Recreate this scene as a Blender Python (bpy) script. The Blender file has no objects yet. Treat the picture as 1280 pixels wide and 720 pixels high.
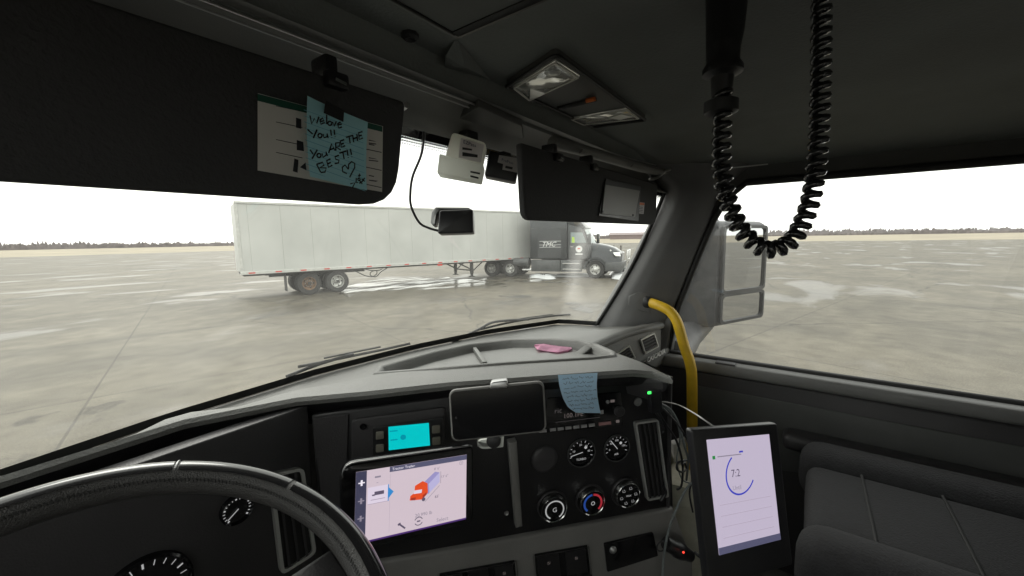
import bpy, bmesh, math, random
import numpy as np
from mathutils import Vector, Matrix
from mathutils.geometry import delaunay_2d_cdt
random.seed(7)
R = math.radians

# ------------------------------------------------------------------ camera
H, YAW, PIT, ROLL, F = 2.38, R(53.5), R(-7.0), R(1.0), 500.0     # F: focal length in pixels of a 1280 wide frame
sc = bpy.context.scene
f_ = np.array([math.sin(YAW)*math.cos(PIT), math.cos(YAW)*math.cos(PIT), math.sin(PIT)])
r0 = np.array([math.cos(YAW), -math.sin(YAW), 0]); u0 = np.cross(r0, f_)
r_ = r0*math.cos(ROLL)-u0*math.sin(ROLL); u_ = u0*math.cos(ROLL)+r0*math.sin(ROLL)
EYE = np.array([0, 0, H])
cd = bpy.data.cameras.new('camera'); cam = bpy.data.objects.new('camera', cd)
sc.collection.objects.link(cam); sc.camera = cam
cam.matrix_world = Matrix(((r_[0], u_[0], -f_[0], 0), (r_[1], u_[1], -f_[1], 0), (r_[2], u_[2], -f_[2], H), (0, 0, 0, 1)))
cd.sensor_width = 36; cd.lens = F/1280*36; cd.clip_start = 0.02; cd.clip_end = 4000

# ------------------------------------------------------------------ sky, sun, exposure
w = bpy.data.worlds.new('World'); sc.world = w; w.use_nodes = True
nt = w.node_tree; nt.nodes.clear()
out = nt.nodes.new('ShaderNodeOutputWorld'); bg = nt.nodes.new('ShaderNodeBackground')
sky = nt.nodes.new('ShaderNodeTexSky'); sky.sky_type = 'NISHITA'; sky.sun_disc = False
SUN_EL, SUN_ROT = R(42), R(20)
sky.sun_elevation = SUN_EL; sky.sun_rotation = SUN_ROT; sky.air_density = 1.6; sky.dust_density = 3
tcw = nt.nodes.new('ShaderNodeTexCoord'); mpw = nt.nodes.new('ShaderNodeMapping'); mpw.inputs['Scale'].default_value = (1.2, 1.2, 5)
nzw = nt.nodes.new('ShaderNodeTexNoise'); nzw.inputs['Scale'].default_value = 1.6; nzw.inputs['Detail'].default_value = 5
rmp = nt.nodes.new('ShaderNodeValToRGB')
rmp.color_ramp.elements[0].position = .3; rmp.color_ramp.elements[0].color = (10.6, 10.7, 10.2, 1)
rmp.color_ramp.elements[1].position = .7; rmp.color_ramp.elements[1].color = (12.6, 12.6, 11.9, 1)
mxw = nt.nodes.new('ShaderNodeMix'); mxw.data_type = 'RGBA'; mxw.inputs[0].default_value = .92
L = nt.links.new
L(tcw.outputs['Generated'], mpw.inputs[0]); L(mpw.outputs[0], nzw.inputs['Vector']); L(nzw.outputs['Fac'], rmp.inputs[0])
L(sky.outputs[0], mxw.inputs[6]); L(rmp.outputs[0], mxw.inputs[7]); L(mxw.outputs[2], bg.inputs[0])
bg.inputs[1].default_value = .10; L(bg.outputs[0], out.inputs[0])
sl = bpy.data.lights.new('sun', 'SUN'); sl.energy = .8; sl.angle = R(25); sl.color = (1, .97, .92)
so = bpy.data.objects.new('sun', sl); sc.collection.objects.link(so)
so.rotation_euler = (math.pi/2-SUN_EL, 0, math.pi-SUN_ROT+math.pi)
sd = Vector((math.sin(SUN_ROT)*math.cos(SUN_EL), math.cos(SUN_ROT)*math.cos(SUN_EL), math.sin(SUN_EL)))
so.rotation_euler = sd.to_track_quat('Z', 'Y').to_euler()
vs = sc.view_settings; vs.view_transform = 'Standard'; vs.look = 'None'; vs.gamma = 1; vs.use_curve_mapping = False
vs.exposure = 1.0
sc.cycles.max_bounces = 10; sc.cycles.diffuse_bounces = 5; sc.cycles.transparent_max_bounces = 16
sc.cycles.caustics_reflective = False; sc.cycles.caustics_refractive = False

# ------------------------------------------------------------------ survey helpers: a sight line meets a real plane
def ray(x, y): return f_ + r_*(x-640)/F + u_*(360-y)/F
def V(p): return Vector((float(p[0]), float(p[1]), float(p[2])))
def onz(x, y, zr): d = ray(x, y); return V(EYE + d*zr/d[2])
def ony(x, y, Y): d = ray(x, y); return V(EYE + d*Y/d[1])
def onx(x, y, X): d = ray(x, y); return V(EYE + d*X/d[0])
def ond(x, y, D): return V(EYE + ray(x, y)*D)
def onp(x, y, p0, n):
    d = ray(x, y); n = np.array(n, float); p0 = np.array(p0, float)
    return V(EYE + d*np.dot(p0-EYE, n)/np.dot(d, n))
def E3(x, y, zr): return Vector((x, y, H+zr))

# ------------------------------------------------------------------ materials
MAT = {}
def mat(name, col, rough=.5, metal=0, var=.12, scale=8, bump=0, bscale=200, spec=.5, coat=0, emit=None, es=1.0, detail=4):
    if name in MAT: return MAT[name]
    m = bpy.data.materials.new(name); m.use_nodes = True; n = m.node_tree; p = n.nodes['Principled BSDF']
    p.inputs['Roughness'].default_value = rough; p.inputs['Metallic'].default_value = metal
    p.inputs['Specular IOR Level'].default_value = spec; p.inputs['Coat Weight'].default_value = coat
    tc = n.nodes.new('ShaderNodeTexCoord')
    if var > 0:
        nz = n.nodes.new('ShaderNodeTexNoise'); nz.inputs['Scale'].default_value = scale; nz.inputs['Detail'].default_value = detail
        rp = n.nodes.new('ShaderNodeValToRGB')
        a = [max(0, c*(1-var)) for c in col[:3]]; b = [min(1, c*(1+var)) for c in col[:3]]
        rp.color_ramp.elements[0].position = .32; rp.color_ramp.elements[1].position = .68
        rp.color_ramp.elements[0].color = (*a, 1); rp.color_ramp.elements[1].color = (*b, 1)
        n.links.new(tc.outputs['Object'], nz.inputs['Vector']); n.links.new(nz.outputs['Fac'], rp.inputs[0]); n.links.new(rp.outputs[0], p.inputs['Base Color'])
        mr = n.nodes.new('ShaderNodeMapRange'); mr.inputs[3].default_value = max(0.02, rough*.85); mr.inputs[4].default_value = min(1, rough*1.15)
        n.links.new(nz.outputs['Fac'], mr.inputs[0]); n.links.new(mr.outputs[0], p.inputs['Roughness'])
    else:
        p.inputs['Base Color'].default_value = (*col[:3], 1)
    if bump > 0:
        nb = n.nodes.new('ShaderNodeTexNoise'); nb.inputs['Scale'].default_value = bscale; nb.inputs['Detail'].default_value = 2
        bp = n.nodes.new('ShaderNodeBump'); bp.inputs['Strength'].default_value = bump; bp.inputs['Distance'].default_value = .002
        n.links.new(tc.outputs['Object'], nb.inputs['Vector']); n.links.new(nb.outputs['Fac'], bp.inputs['Height']); n.links.new(bp.outputs[0], p.inputs['Normal'])
    if emit:
        p.inputs['Emission Color'].default_value = (*emit, 1); p.inputs['Emission Strength'].default_value = es
    MAT[name] = m; return m
mat('headliner', (.150, .162, .158), .78, bump=.6, bscale=180, var=.2, scale=3.5, detail=8)
mat('headliner_panel', (.132, .143, .139), .7, bump=.25, bscale=260)
mat('trim_dark', (.07, .072, .07), .55, bump=.2, bscale=300)
mat('trim_grey', (.16, .16, .155), .55, bump=.2, bscale=300)
mat('pillar_grey', (.14, .14, .14), .6, bump=.2, bscale=300)
mat('dash_grey', (.128, .128, .121), .5, bump=.6, bscale=300, var=.14, scale=9)
mat('tray_grey', (.142, .142, .136), .5, bump=.4, bscale=420, var=.05)
mat('dash_black', (.014, .0135, .0148), .38, bump=.25, bscale=400, var=.2)
mat('dash_charcoal', (.042, .040, .042), .45, bump=.3, bscale=400)
mat('gloss_black', (.008, .008, .009), .12, var=0)
mat('lower_grey', (.185, .180, .172), .5, bump=.3, bscale=400)
mat('chrome', (.75, .75, .74), .18, 1, var=0)
mat('satin', (.45, .45, .45), .35, .8, var=.05)
mat('edge_trim', (.50, .50, .50), .35, .6, var=.05)
mat('vent_frame', (.62, .62, .60), .32, .55, var=.05)
mat('dial_bezel', (.06, .06, .06), .3, var=0)
mat('seat_seam', (.03, .03, .03), .8, var=0)
mat('visor_cloth', (.048, .048, .05), .8, bump=.7, bscale=240, var=.18, scale=5, detail=8)
mat('rubber', (.015, .015, .016), .5)
mat('rubber_seal', (.012, .012, .012), .6, var=0)
mat('yellow', (.64, .40, .015), .45, var=.14, scale=22, coat=.1, detail=8, bump=.15, bscale=250)
mat('leather', (.055, .053, .052), .40, bump=.9, bscale=650)
mat('wheel_gloss', (.012, .012, .013), .18, var=0, coat=.3)
mat('note_blue', (.50, .73, .94), .8, var=.05, scale=25)
mat('ink', (.01, .012, .018), .6, var=0)
mat('ink_blue', (.03, .05, .14), .6, var=0)
mat('ruled_blue', (.26, .60, .72), .8, var=0)
mat('pink', (.72, .36, .52), .75, var=.08, scale=40)
mat('card', (.70, .68, .64), .6, var=.04)
mat('card_green', (.015, .09, .06), .5, var=0)
mat('card_dark', (.03, .03, .035), .5, var=0)
mat('white_plastic', (.68, .68, .64), .4, var=.04, spec=.4)
mat('white_translucent', (.60, .62, .58), .35, var=.04)
mat('black_plastic', (.014, .014, .016), .35, var=.1, bump=.2, bscale=500)
mat('grey_bracket', (.16, .165, .16), .4, .3)
mat('label_paper', (.55, .53, .54), .5, var=.04)
mat('lens', (.97, .98, .95), .12, .6, var=0, bump=.12, bscale=120)
mat('lens_inner', (.62, .63, .62), .3, .5, var=.1)
mat('orange', (.7, .16, .02), .4, var=0)
mat('mirror', (.52, .53, .54), .02, 1, var=0)
mat('visor_mirror', (.30, .30, .29), .45, .0, var=.03)
mat('green_led', (.05, .5, .1), .4, var=0, emit=(.05, 1, .12), es=1.0)
mat('red_led', (.5, .02, .02), .4, var=0, emit=(1, .05, .03), es=1.2)
mat('cable', (.02, .02, .022), .4, var=0)
mat('cable_grey', (.18, .2, .2), .5, var=.2, scale=300)
mat('cable_light', (.45, .45, .43), .4, var=0)
mat('bag', (.50, .49, .40), .55, var=.25, scale=12, bump=.5, bscale=40)
mat('paper_white', (.66, .66, .62), .6, var=.05)
mat('seat_cloth', (.022, .022, .024), .9, bump=.8, bscale=220, var=.25, scale=60)
mat('floor_mat', (.16, .157, .15), .8, bump=.5, bscale=150)
mat('backwall', (.74, .72, .69), .85, bump=.3, bscale=120)  # wall unseen behind the camera, made this pale to bounce fill light forward
# screens give off light
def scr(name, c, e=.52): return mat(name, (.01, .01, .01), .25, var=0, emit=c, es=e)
scr('scr_cyan', (.0, .52, .54)); scr('scr_cyan_dark', (.0, .27, .36))
scr('scr_white', (.60, .50, .56)); scr('scr_tile', (.68, .60, .72)); scr('scr_nav', (.045, .045, .085)); scr('scr_slate', (.085, .085, .15))
scr('scr_text', (.10, .08, .13)); scr('scr_orange', (.72, .07, .015)); scr('scr_orange_dark', (.34, .03, .015)); scr('scr_lav', (.30, .27, .52)); scr('scr_lav2', (.45, .42, .66))
scr('scr_blue', (.03, .24, .58)); scr('scr_line', (.38, .32, .40)); scr('scr_titl', (.85, .8, .88)); scr('scr_purple', (.06, .02, .14))
scr('scr_tab', (.50, .44, .56)); scr('scr_arc', (.04, .05, .45)); scr('scr_green', (.02, .22, .05)); scr('scr_grey', (.25, .22, .28))
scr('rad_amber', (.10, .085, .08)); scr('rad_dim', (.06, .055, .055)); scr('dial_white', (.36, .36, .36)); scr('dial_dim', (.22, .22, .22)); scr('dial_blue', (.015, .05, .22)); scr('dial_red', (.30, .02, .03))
mat('key_grey', (.34, .33, .33), .45, var=.05); mat('key_red', (.40, .22, .22), .45, var=0); mat('key_olive', (.22, .21, .17), .5, var=.05)
# outdoors
mat('trailer_white', (.475, .48, .455), .45, var=.09, scale=.7, detail=6)
mat('trailer_rail', (.50, .50, .47), .45, .2)
mat('reflector_red', (.55, .05, .035), .35, var=0)
mat('reflector_white', (.75, .75, .72), .35, var=0)
mat('frame_dark', (.035, .033, .03), .7)
mat('tyre', (.035, .034, .033), .85, var=.2)
mat('rim_alu', (.60, .60, .57), .35, .6, var=.08)
mat('rim_rust', (.22, .14, .085), .7, var=.3, scale=30)
mat('truck_black', (.034, .038, .041), .3, coat=.3, var=.15, scale=3)
mat('truck_skirt', (.075, .078, .078), .4, var=.2, scale=3)
mat('truck_glass', (.22, .27, .27), .08, var=.1, scale=3)
mat('hi_vis', (.42, .62, .05), .6, var=0)
mat('decal', (.75, .75, .74), .5, var=0); mat('decal_red', (.6, .1, .06), .5, var=0)
mat('snow', (.70, .71, .71), .6, var=.1, scale=2)
mat('field', (.26, .225, .16), .95, var=.25, scale=.05); mat('far_wood', (.17, .15, .15), .95, var=.3, scale=.2)
mat('far_shed', (.20, .155, .15), .8, var=.1); mat('shed_roof', (.24, .2, .2), .8); mat('post', (.10, .09, .08), .8)
mat('hood_grey', (.10, .105, .11), .35, var=.1, coat=.2)
mat('mirror_shell', (.085, .085, .09), .5, var=.25, scale=14, bump=.3, bscale=60)

def node_mat(name):
    m = bpy.data.materials.new(name); m.use_nodes = True; MAT[name] = m; return m, m.node_tree
# thin window pane: see-through with a mirror reflection and a little road film
def glass(name, film, tint):
    m, n = node_mat(name); N = n.nodes; K = n.links.new
    N.remove(N['Principled BSDF']); o = N['Material Output']
    tr = N.new('ShaderNodeBsdfTransparent'); tr.inputs[0].default_value = (*tint, 1)
    gl = N.new('ShaderNodeBsdfGlossy'); gl.inputs['Roughness'].default_value = .0
    lw = N.new('ShaderNodeLayerWeight'); lw.inputs[0].default_value = .5                       # Schlick: the same from both sides
    pw_ = N.new('ShaderNodeMath'); pw_.operation = 'POWER'; pw_.inputs[1].default_value = 5; K(lw.outputs['Facing'], pw_.inputs[0])
    fr = N.new('ShaderNodeMath'); fr.operation = 'MULTIPLY_ADD'; fr.inputs[1].default_value = .94; fr.inputs[2].default_value = .05; K(pw_.outputs[0], fr.inputs[0])
    mx = N.new('ShaderNodeMixShader'); K(fr.outputs[0], mx.inputs[0]); K(tr.outputs[0], mx.inputs[1]); K(gl.outputs[0], mx.inputs[2])
    tl = N.new('ShaderNodeBsdfTranslucent'); tl.inputs[0].default_value = (.8, .8, .77, 1)
    tc = N.new('ShaderNodeTexCoord'); mp = N.new('ShaderNodeMapping'); mp.inputs['Scale'].default_value = (9, 9, 1.5)
    nz = N.new('ShaderNodeTexNoise'); nz.inputs['Scale'].default_value = 1.0; nz.inputs['Detail'].default_value = 7
    K(tc.outputs['Object'], mp.inputs[0]); K(mp.outputs[0], nz.inputs['Vector'])
    mr = N.new('ShaderNodeMapRange'); mr.inputs[1].default_value = .35; mr.inputs[2].default_value = .8; mr.inputs[3].default_value = film*.4; mr.inputs[4].default_value = film
    K(nz.outputs['Fac'], mr.inputs[0])
    m2 = N.new('ShaderNodeMixShader'); K(mr.outputs[0], m2.inputs[0]); K(mx.outputs[0], m2.inputs[1]); K(tl.outputs[0], m2.inputs[2])
    K(m2.outputs[0], o.inputs[0]); return m, n, mr, m2
gm, gn, gmr, gm2 = glass('windshield_glass', .065, (.95, .97, .95))
# a smear of dried wash water down the glass in front of the parked tractor
def smear():
    N = gn.nodes; K = gn.links.new
    tc = N.new('ShaderNodeTexCoord'); sp = N.new('ShaderNodeSeparateXYZ'); K(tc.outputs['Object'], sp.inputs[0])
    k = N.new('ShaderNodeMath'); k.operation = 'MULTIPLY_ADD'; k.inputs[1].default_value = 0.0; K(sp.outputs[2], k.inputs[0]); K(sp.outputs[0], k.inputs[2])   # x + slant*z
    a = N.new('ShaderNodeMath'); a.operation = 'SUBTRACT'; a.inputs[1].default_value = 0.0; K(k.outputs[0], a.inputs[0])
    nz = N.new('ShaderNodeTexNoise'); nz.inputs['Scale'].default_value = 14; nz.inputs['Detail'].default_value = 6; K(tc.outputs['Object'], nz.inputs['Vector'])
    ad = N.new('ShaderNodeMath'); ad.operation = 'MULTIPLY_ADD'; ad.inputs[1].default_value = .06; K(nz.outputs['Fac'], ad.inputs[0]); K(a.outputs[0], ad.inputs[2])
    ab = N.new('ShaderNodeMath'); ab.operation = 'ABSOLUTE'; K(ad.outputs[0], ab.inputs[0])
    m = N.new('ShaderNodeMapRange'); m.inputs[1].default_value = .0; m.inputs[2].default_value = .05; m.inputs[3].default_value = .20; m.inputs[4].default_value = 0
    K(ab.outputs[0], m.inputs[0])
    sm = N.new('ShaderNodeMath'); sm.operation = 'ADD'; K(m.outputs[0], sm.inputs[0]); K(gmr.outputs[0], sm.inputs[1]); K(sm.outputs[0], gm2.inputs[0])
    return a, k
smear_node, slant_node = smear()
glass('side_glass', .08, (.93, .95, .94))
# dot print along the top of the glass
def dots():
    m, n = node_mat('frit_dots'); N = n.nodes; K = n.links.new; N.remove(N['Principled BSDF']); o = N['Material Output']
    tr = N.new('ShaderNodeBsdfTransparent'); df = N.new('ShaderNodeBsdfDiffuse'); df.inputs[0].default_value = (.01, .01, .012, 1)
    uv = N.new('ShaderNodeUVMap'); uv.uv_map = 'uv'; sp = N.new('ShaderNodeSeparateXYZ'); K(uv.outputs[0], sp.inputs[0])
    def M(op, a, b=None):
        q = N.new('ShaderNodeMath'); q.operation = op
        for i, v in enumerate((a, b)):
            if v is None: continue
            if isinstance(v, (int, float)): q.inputs[i].default_value = v
            else: K(v, q.inputs[i])
        return q.outputs[0]
    row = M('FLOOR', sp.outputs[1]); off = M('MULTIPLY', M('MODULO', row, 2.0), .5)
    fx = M('SUBTRACT', M('FRACT', M('ADD', sp.outputs[0], off)), .5); fy = M('SUBTRACT', M('FRACT', sp.outputs[1]), .5)
    d = M('SQRT', M('ADD', M('MULTIPLY', fx, fx), M('MULTIPLY', fy, fy)))
    rad = M('MULTIPLY', M('SUBTRACT', 6.0, M('ADD', row, 0.0)), .085)
    k = M('LESS_THAN', d, rad)
    mx = N.new('ShaderNodeMixShader'); K(k, mx.inputs[0]); K(tr.outputs[0], mx.inputs[1]); K(df.outputs[0], mx.inputs[2]); K(mx.outputs[0], o.inputs[0])
dots()
# wet concrete lot
def lot():
    m, n = node_mat('lot_concrete'); N = n.nodes; K = n.links.new; p = N['Principled BSDF']
    tc = N.new('ShaderNodeTexCoord')
    def mapped(sx=(1, 1, 1), rot=0):
        mp = N.new('ShaderNodeMapping'); mp.inputs['Scale'].default_value = sx; mp.inputs['Rotation'].default_value = (0, 0, rot); K(tc.outputs['Object'], mp.inputs[0]); return mp.outputs[0]
    def noise(s, det=5, sx=(1, 1, 1), rot=0, dist=0):
        z = N.new('ShaderNodeTexNoise'); z.inputs['Scale'].default_value = s; z.inputs['Detail'].default_value = det; z.inputs['Distortion'].default_value = dist; K(mapped(sx, rot), z.inputs['Vector']); return z.outputs['Fac']
    def rng(a, lo, hi, x0, x1):
        r = N.new('ShaderNodeMapRange'); r.inputs[1].default_value = lo; r.inputs[2].default_value = hi; r.inputs[3].default_value = x0; r.inputs[4].default_value = x1; r.interpolation_type = 'SMOOTHSTEP'; K(a, r.inputs[0]); return r.outputs[0]
    def mul(c, a):
        q = N.new('ShaderNodeMix'); q.data_type = 'RGBA'; q.blend_type = 'MULTIPLY'; q.inputs[0].default_value = 1
        K(c, q.inputs[6]); K(a, q.inputs[7]); return q.outputs[2]
    patch = noise(.35, 6, (1, 1.5, 1), R(40), .6); fine = noise(2.2, 8); grit = noise(38, 3); wetn = noise(.16, 6, (1, 2.2, 1), R(25), .5)
    r1 = N.new('ShaderNodeValToRGB'); r1.color_ramp.elements[0].position = .28; r1.color_ramp.elements[0].color = (.088, .076, .054, 1)
    r1.color_ramp.elements[1].position = .74; r1.color_ramp.elements[1].color = (.146, .130, .097, 1); K(fine, r1.inputs[0])
    c = mul(r1.outputs[0], rng(patch, .3, .7, .72, 1.12)); c = mul(c, rng(grit, .3, .7, .78, 1.15))
    vo = N.new('ShaderNodeTexVoronoi'); vo.feature = 'DISTANCE_TO_EDGE'; vo.inputs['Scale'].default_value = .11
    ds = N.new('ShaderNodeTexNoise'); ds.inputs['Scale'].default_value = .9; ds.inputs['Detail'].default_value = 6; K(tc.outputs['Object'], ds.inputs['Vector'])
    mxv = N.new('ShaderNodeMix'); mxv.data_type = 'RGBA'; mxv.blend_type = 'ADD'; mxv.inputs[0].default_value = 1.4; K(tc.outputs['Object'], mxv.inputs[6]); K(ds.outputs['Color'], mxv.inputs[7]); K(mxv.outputs[2], vo.inputs['Vector'])
    c = mul(c, rng(vo.outputs['Distance'], 0, .006, .5, 1))
    bk = N.new('ShaderNodeTexBrick'); bk.offset = 0; bk.inputs['Scale'].default_value = 1; bk.inputs['Brick Width'].default_value = 5.2; bk.inputs['Row Height'].default_value = 5.2; bk.inputs['Mortar Size'].default_value = .018
    bk.inputs['Color1'].default_value = (1, 1, 1, 1); bk.inputs['Color2'].default_value = (.9, .9, .9, 1); bk.inputs['Mortar'].default_value = (.55, .55, .55, 1); K(mapped(rot=R(15)), bk.inputs['Vector'])
    c = mul(c, bk.outputs['Color'])
    wet = rng(wetn, .54, .67, 0, 1)
    q = N.new('ShaderNodeMix'); q.data_type = 'RGBA'; q.blend_type = 'MULTIPLY'; K(wet, q.inputs[0]); K(c, q.inputs[6]); q.inputs[7].default_value = (.66, .63, .58, 1)
    K(q.outputs[2], p.inputs['Base Color']); K(rng(wet, 0, 1, .7, .40), p.inputs['Roughness']); p.inputs['Specular IOR Level'].default_value = .38
    bp = N.new('ShaderNodeBump'); bp.inputs['Strength'].default_value = .4; bp.inputs['Distance'].default_value = .012; K(grit, bp.inputs['Height']); K(bp.outputs[0], p.inputs['Normal'])
lot()
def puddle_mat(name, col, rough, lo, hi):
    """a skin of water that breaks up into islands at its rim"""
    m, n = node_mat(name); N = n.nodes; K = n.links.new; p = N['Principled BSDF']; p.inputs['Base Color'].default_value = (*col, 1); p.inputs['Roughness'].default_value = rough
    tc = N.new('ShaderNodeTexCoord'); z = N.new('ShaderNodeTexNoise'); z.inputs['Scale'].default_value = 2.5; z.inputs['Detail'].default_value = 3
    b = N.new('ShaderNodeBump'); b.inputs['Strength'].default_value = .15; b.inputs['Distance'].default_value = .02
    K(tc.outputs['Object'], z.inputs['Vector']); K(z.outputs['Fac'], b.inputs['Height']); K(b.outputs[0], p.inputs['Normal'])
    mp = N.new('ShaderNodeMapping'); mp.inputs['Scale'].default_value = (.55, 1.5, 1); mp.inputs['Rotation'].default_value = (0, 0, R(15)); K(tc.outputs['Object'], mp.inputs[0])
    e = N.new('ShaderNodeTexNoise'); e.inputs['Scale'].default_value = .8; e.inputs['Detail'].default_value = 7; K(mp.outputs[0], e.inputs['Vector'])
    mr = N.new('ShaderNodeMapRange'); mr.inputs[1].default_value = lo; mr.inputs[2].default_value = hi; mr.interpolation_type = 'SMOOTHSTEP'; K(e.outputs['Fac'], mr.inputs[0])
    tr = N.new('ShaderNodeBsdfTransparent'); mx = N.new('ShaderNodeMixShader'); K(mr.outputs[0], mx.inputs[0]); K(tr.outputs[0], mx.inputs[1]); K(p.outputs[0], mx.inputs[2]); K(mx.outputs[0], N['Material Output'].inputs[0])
puddle_mat('standing_water', (.085, .078, .06), .20, .42, .60); puddle_mat('puddle_dark_reflection', (.035, .031, .024), .42, .38, .55)  # second: wet puddle, the tractor's dark reflection put into its base colour
# thin white plastic that lets daylight through
def lit_plastic(name, col, k):
    m, n = node_mat(name); N = n.nodes; p = N['Principled BSDF']; p.inputs['Base Color'].default_value = (*col, 1); p.inputs['Roughness'].default_value = .4
    tl = N.new('ShaderNodeBsdfTranslucent'); tl.inputs[0].default_value = (*col, 1); mx = N.new('ShaderNodeMixShader'); mx.inputs[0].default_value = k
    n.links.new(p.outputs[0], mx.inputs[1]); n.links.new(tl.outputs[0], mx.inputs[2]); n.links.new(mx.outputs[0], N['Material Output'].inputs[0])
lit_plastic('box_white', (.97, .97, .92), .68); lit_plastic('box_lower', (.96, .97, .93), .62); lit_plastic('box_label', (.85, .82, .84), .45)
lit_plastic('note_teal', (.44, .80, .88), .05)
# ------------------------------------------------------------------ mesh helpers
COL = sc.collection; ORG = {}
def new(): return bmesh.new()
def obj(name, bm, material, parent=None, smooth=None, recalc=True):
    if recalc: bmesh.ops.recalc_face_normals(bm, faces=bm.faces)
    if parent is not None: o0 = ORG[parent.name]
    else:
        xs = [v.co for v in bm.verts]
        o0 = Vector((sum(c.x for c in xs)/len(xs), sum(c.y for c in xs)/len(xs), min(c.z for c in xs)))
    bmesh.ops.translate(bm, verts=bm.verts, vec=-o0)
    me = bpy.data.meshes.new(name)
    if smooth is not None:
        for fc in bm.faces: fc.smooth = True
        for e in bm.edges:
            if len(e.link_faces) == 2 and e.calc_face_angle(0) > R(smooth): e.smooth = False
    bm.to_mesh(me); bm.free()
    me.materials.append(MAT[material])
    o = bpy.data.objects.new(name, me); COL.objects.link(o)
    if parent is not None: o.parent = parent
    else: o.location = o0
    ORG[o.name] = o0
    return o
def tag(o, label, cat, group=None):
    o['label'] = label; o['category'] = cat
    if group: o['group'] = group
    return o
def thing(name, label, cat, loc, group=None):
    o = bpy.data.objects.new(name, None); COL.objects.link(o); o.location = loc; o.empty_display_size = .05
    ORG[o.name] = Vector(loc); return tag(o, label, cat, group)
def struct(name, bm, m, smooth=None, parent=None):
    o = obj(name, bm, m, parent, smooth)
    if parent is None: o['kind'] = 'structure'
    return o
def hexa(bm, c8):
    vs = [bm.verts.new(c) for c in c8]
    for q in ((0, 1, 2, 3), (7, 6, 5, 4), (0, 4, 5, 1), (1, 5, 6, 2), (2, 6, 7, 3), (3, 7, 4, 0)): bm.faces.new([vs[i] for i in q])
    return vs
def basis(ex, ey):
    ex = ex.normalized(); n = ex.cross(ey).normalized(); ey = n.cross(ex).normalized(); return ex, ey, n
def box(bm, c, s, ax=None, bev=0, seg=2):
    t = bmesh.new()
    bmesh.ops.create_cube(t, size=1); bmesh.ops.scale(t, vec=s, verts=t.verts)
    if bev: bmesh.ops.bevel(t, geom=list(t.edges), offset=bev, segments=seg, profile=.5, affect='EDGES', clamp_overlap=True)
    if ax:
        m = Matrix((ax[0], ax[1], ax[2])).transposed().to_4x4(); bmesh.ops.transform(t, matrix=m, verts=t.verts)
    bmesh.ops.translate(t, verts=t.verts, vec=c)
    me = bpy.data.meshes.new('t'); t.to_mesh(me); t.free(); bm.from_mesh(me); bpy.data.meshes.remove(me); return bm
def prism(bm, pts, off, bev=0, seg=2):
    """closed outline pushed along off into a slab"""
    t = bmesh.new(); a = [t.verts.new(p) for p in pts]; b = [t.verts.new(p+off) for p in pts]; n = len(pts)
    t.faces.new(a); t.faces.new(b[::-1])
    for i in range(n): t.faces.new((a[i], b[i], b[(i+1) % n], a[(i+1) % n]))
    bmesh.ops.recalc_face_normals(t, faces=t.faces)
    if bev:
        es = [e for e in t.edges if (e.verts[0] in a) == (e.verts[1] in a)]
        bmesh.ops.bevel(t, geom=es, offset=bev, segments=seg, profile=.5, affect='EDGES', clamp_overlap=True)
    me = bpy.data.meshes.new('t'); t.to_mesh(me); t.free(); bm.from_mesh(me); bpy.data.meshes.remove(me); return bm
def rounded(c4, r, seg=4):
    """outline of a quad with rounded corners; r in metres, or one radius for each corner"""
    o = []; n = len(c4); rs = r if isinstance(r, (list, tuple)) else [r]*n
    for i in range(n):
        p, a, b = c4[i], c4[i-1], c4[(i+1) % n]; rr = rs[i]
        if rr <= 0: o.append(p.copy()); continue
        p1 = p+(a-p).normalized()*rr; p2 = p+(b-p).normalized()*rr
        for k in range(seg+1):
            t = k/seg; o.append(p1*(1-t)**2+p*2*t*(1-t)+p2*t*t)
    return o
def frame_ring(bm, outer, inner, off, bev=0):
    n = len(outer); A = [bm.verts.new(p) for p in outer]; B = [bm.verts.new(p) for p in inner]
    A2 = [bm.verts.new(p+off) for p in outer]; B2 = [bm.verts.new(p+off) for p in inner]
    for i in range(n):
        j = (i+1) % n
        bm.faces.new((A2[i], A2[j], B2[j], B2[i])); bm.faces.new((A[i], B[i], B[j], A[j]))
        bm.faces.new((A[i], A[j], A2[j], A2[i])); bm.faces.new((B[i], B2[i], B2[j], B[j]))
    return bm
def shrink(pts, k):
    c = sum(pts, Vector())/len(pts); return [p+(c-p).normalized()*k for p in pts]
def tube(bm, pts, r, n=8, cap=True, closed=False):
    pts = [Vector(p) for p in pts]; m = len(pts); rs = r if isinstance(r, (list, tuple)) else [r]*m
    rings = []; up = None
    for i, p in enumerate(pts):
        if closed: d = pts[(i+1) % m]-pts[i-1]
        else: d = pts[min(i+1, m-1)]-pts[max(i-1, 0)]
        d = d.normalized()
        if up is None: up = d.orthogonal().normalized()
        up = (up-d*up.dot(d)); up = up.normalized() if up.length > 1e-6 else d.orthogonal().normalized()
        s = d.cross(up)
        rings.append([bm.verts.new(p+(up*math.cos(2*math.pi*k/n)+s*math.sin(2*math.pi*k/n))*rs[i]) for k in range(n)])
    for i in range(m if closed else m-1):
        a, b = rings[i], rings[(i+1) % m]
        for k in range(n): bm.faces.new((a[k], a[(k+1) % n], b[(k+1) % n], b[k]))
    if cap and not closed: bm.faces.new(rings[0][::-1]); bm.faces.new(rings[-1])
    return bm
def spline(pts, k=8):
    pts = [Vector(p) for p in pts]; o = []
    for i in range(len(pts)-1):
        p0 = pts[max(i-1, 0)]; p1 = pts[i]; p2 = pts[i+1]; p3 = pts[min(i+2, len(pts)-1)]
        for j in range(k):
            t = j/k; o.append(.5*((2*p1)+(p2-p0)*t+(2*p0-5*p1+4*p2-p3)*t*t+(3*p1-p0-3*p2+p3)*t**3))
    o.append(pts[-1]); return o
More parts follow.
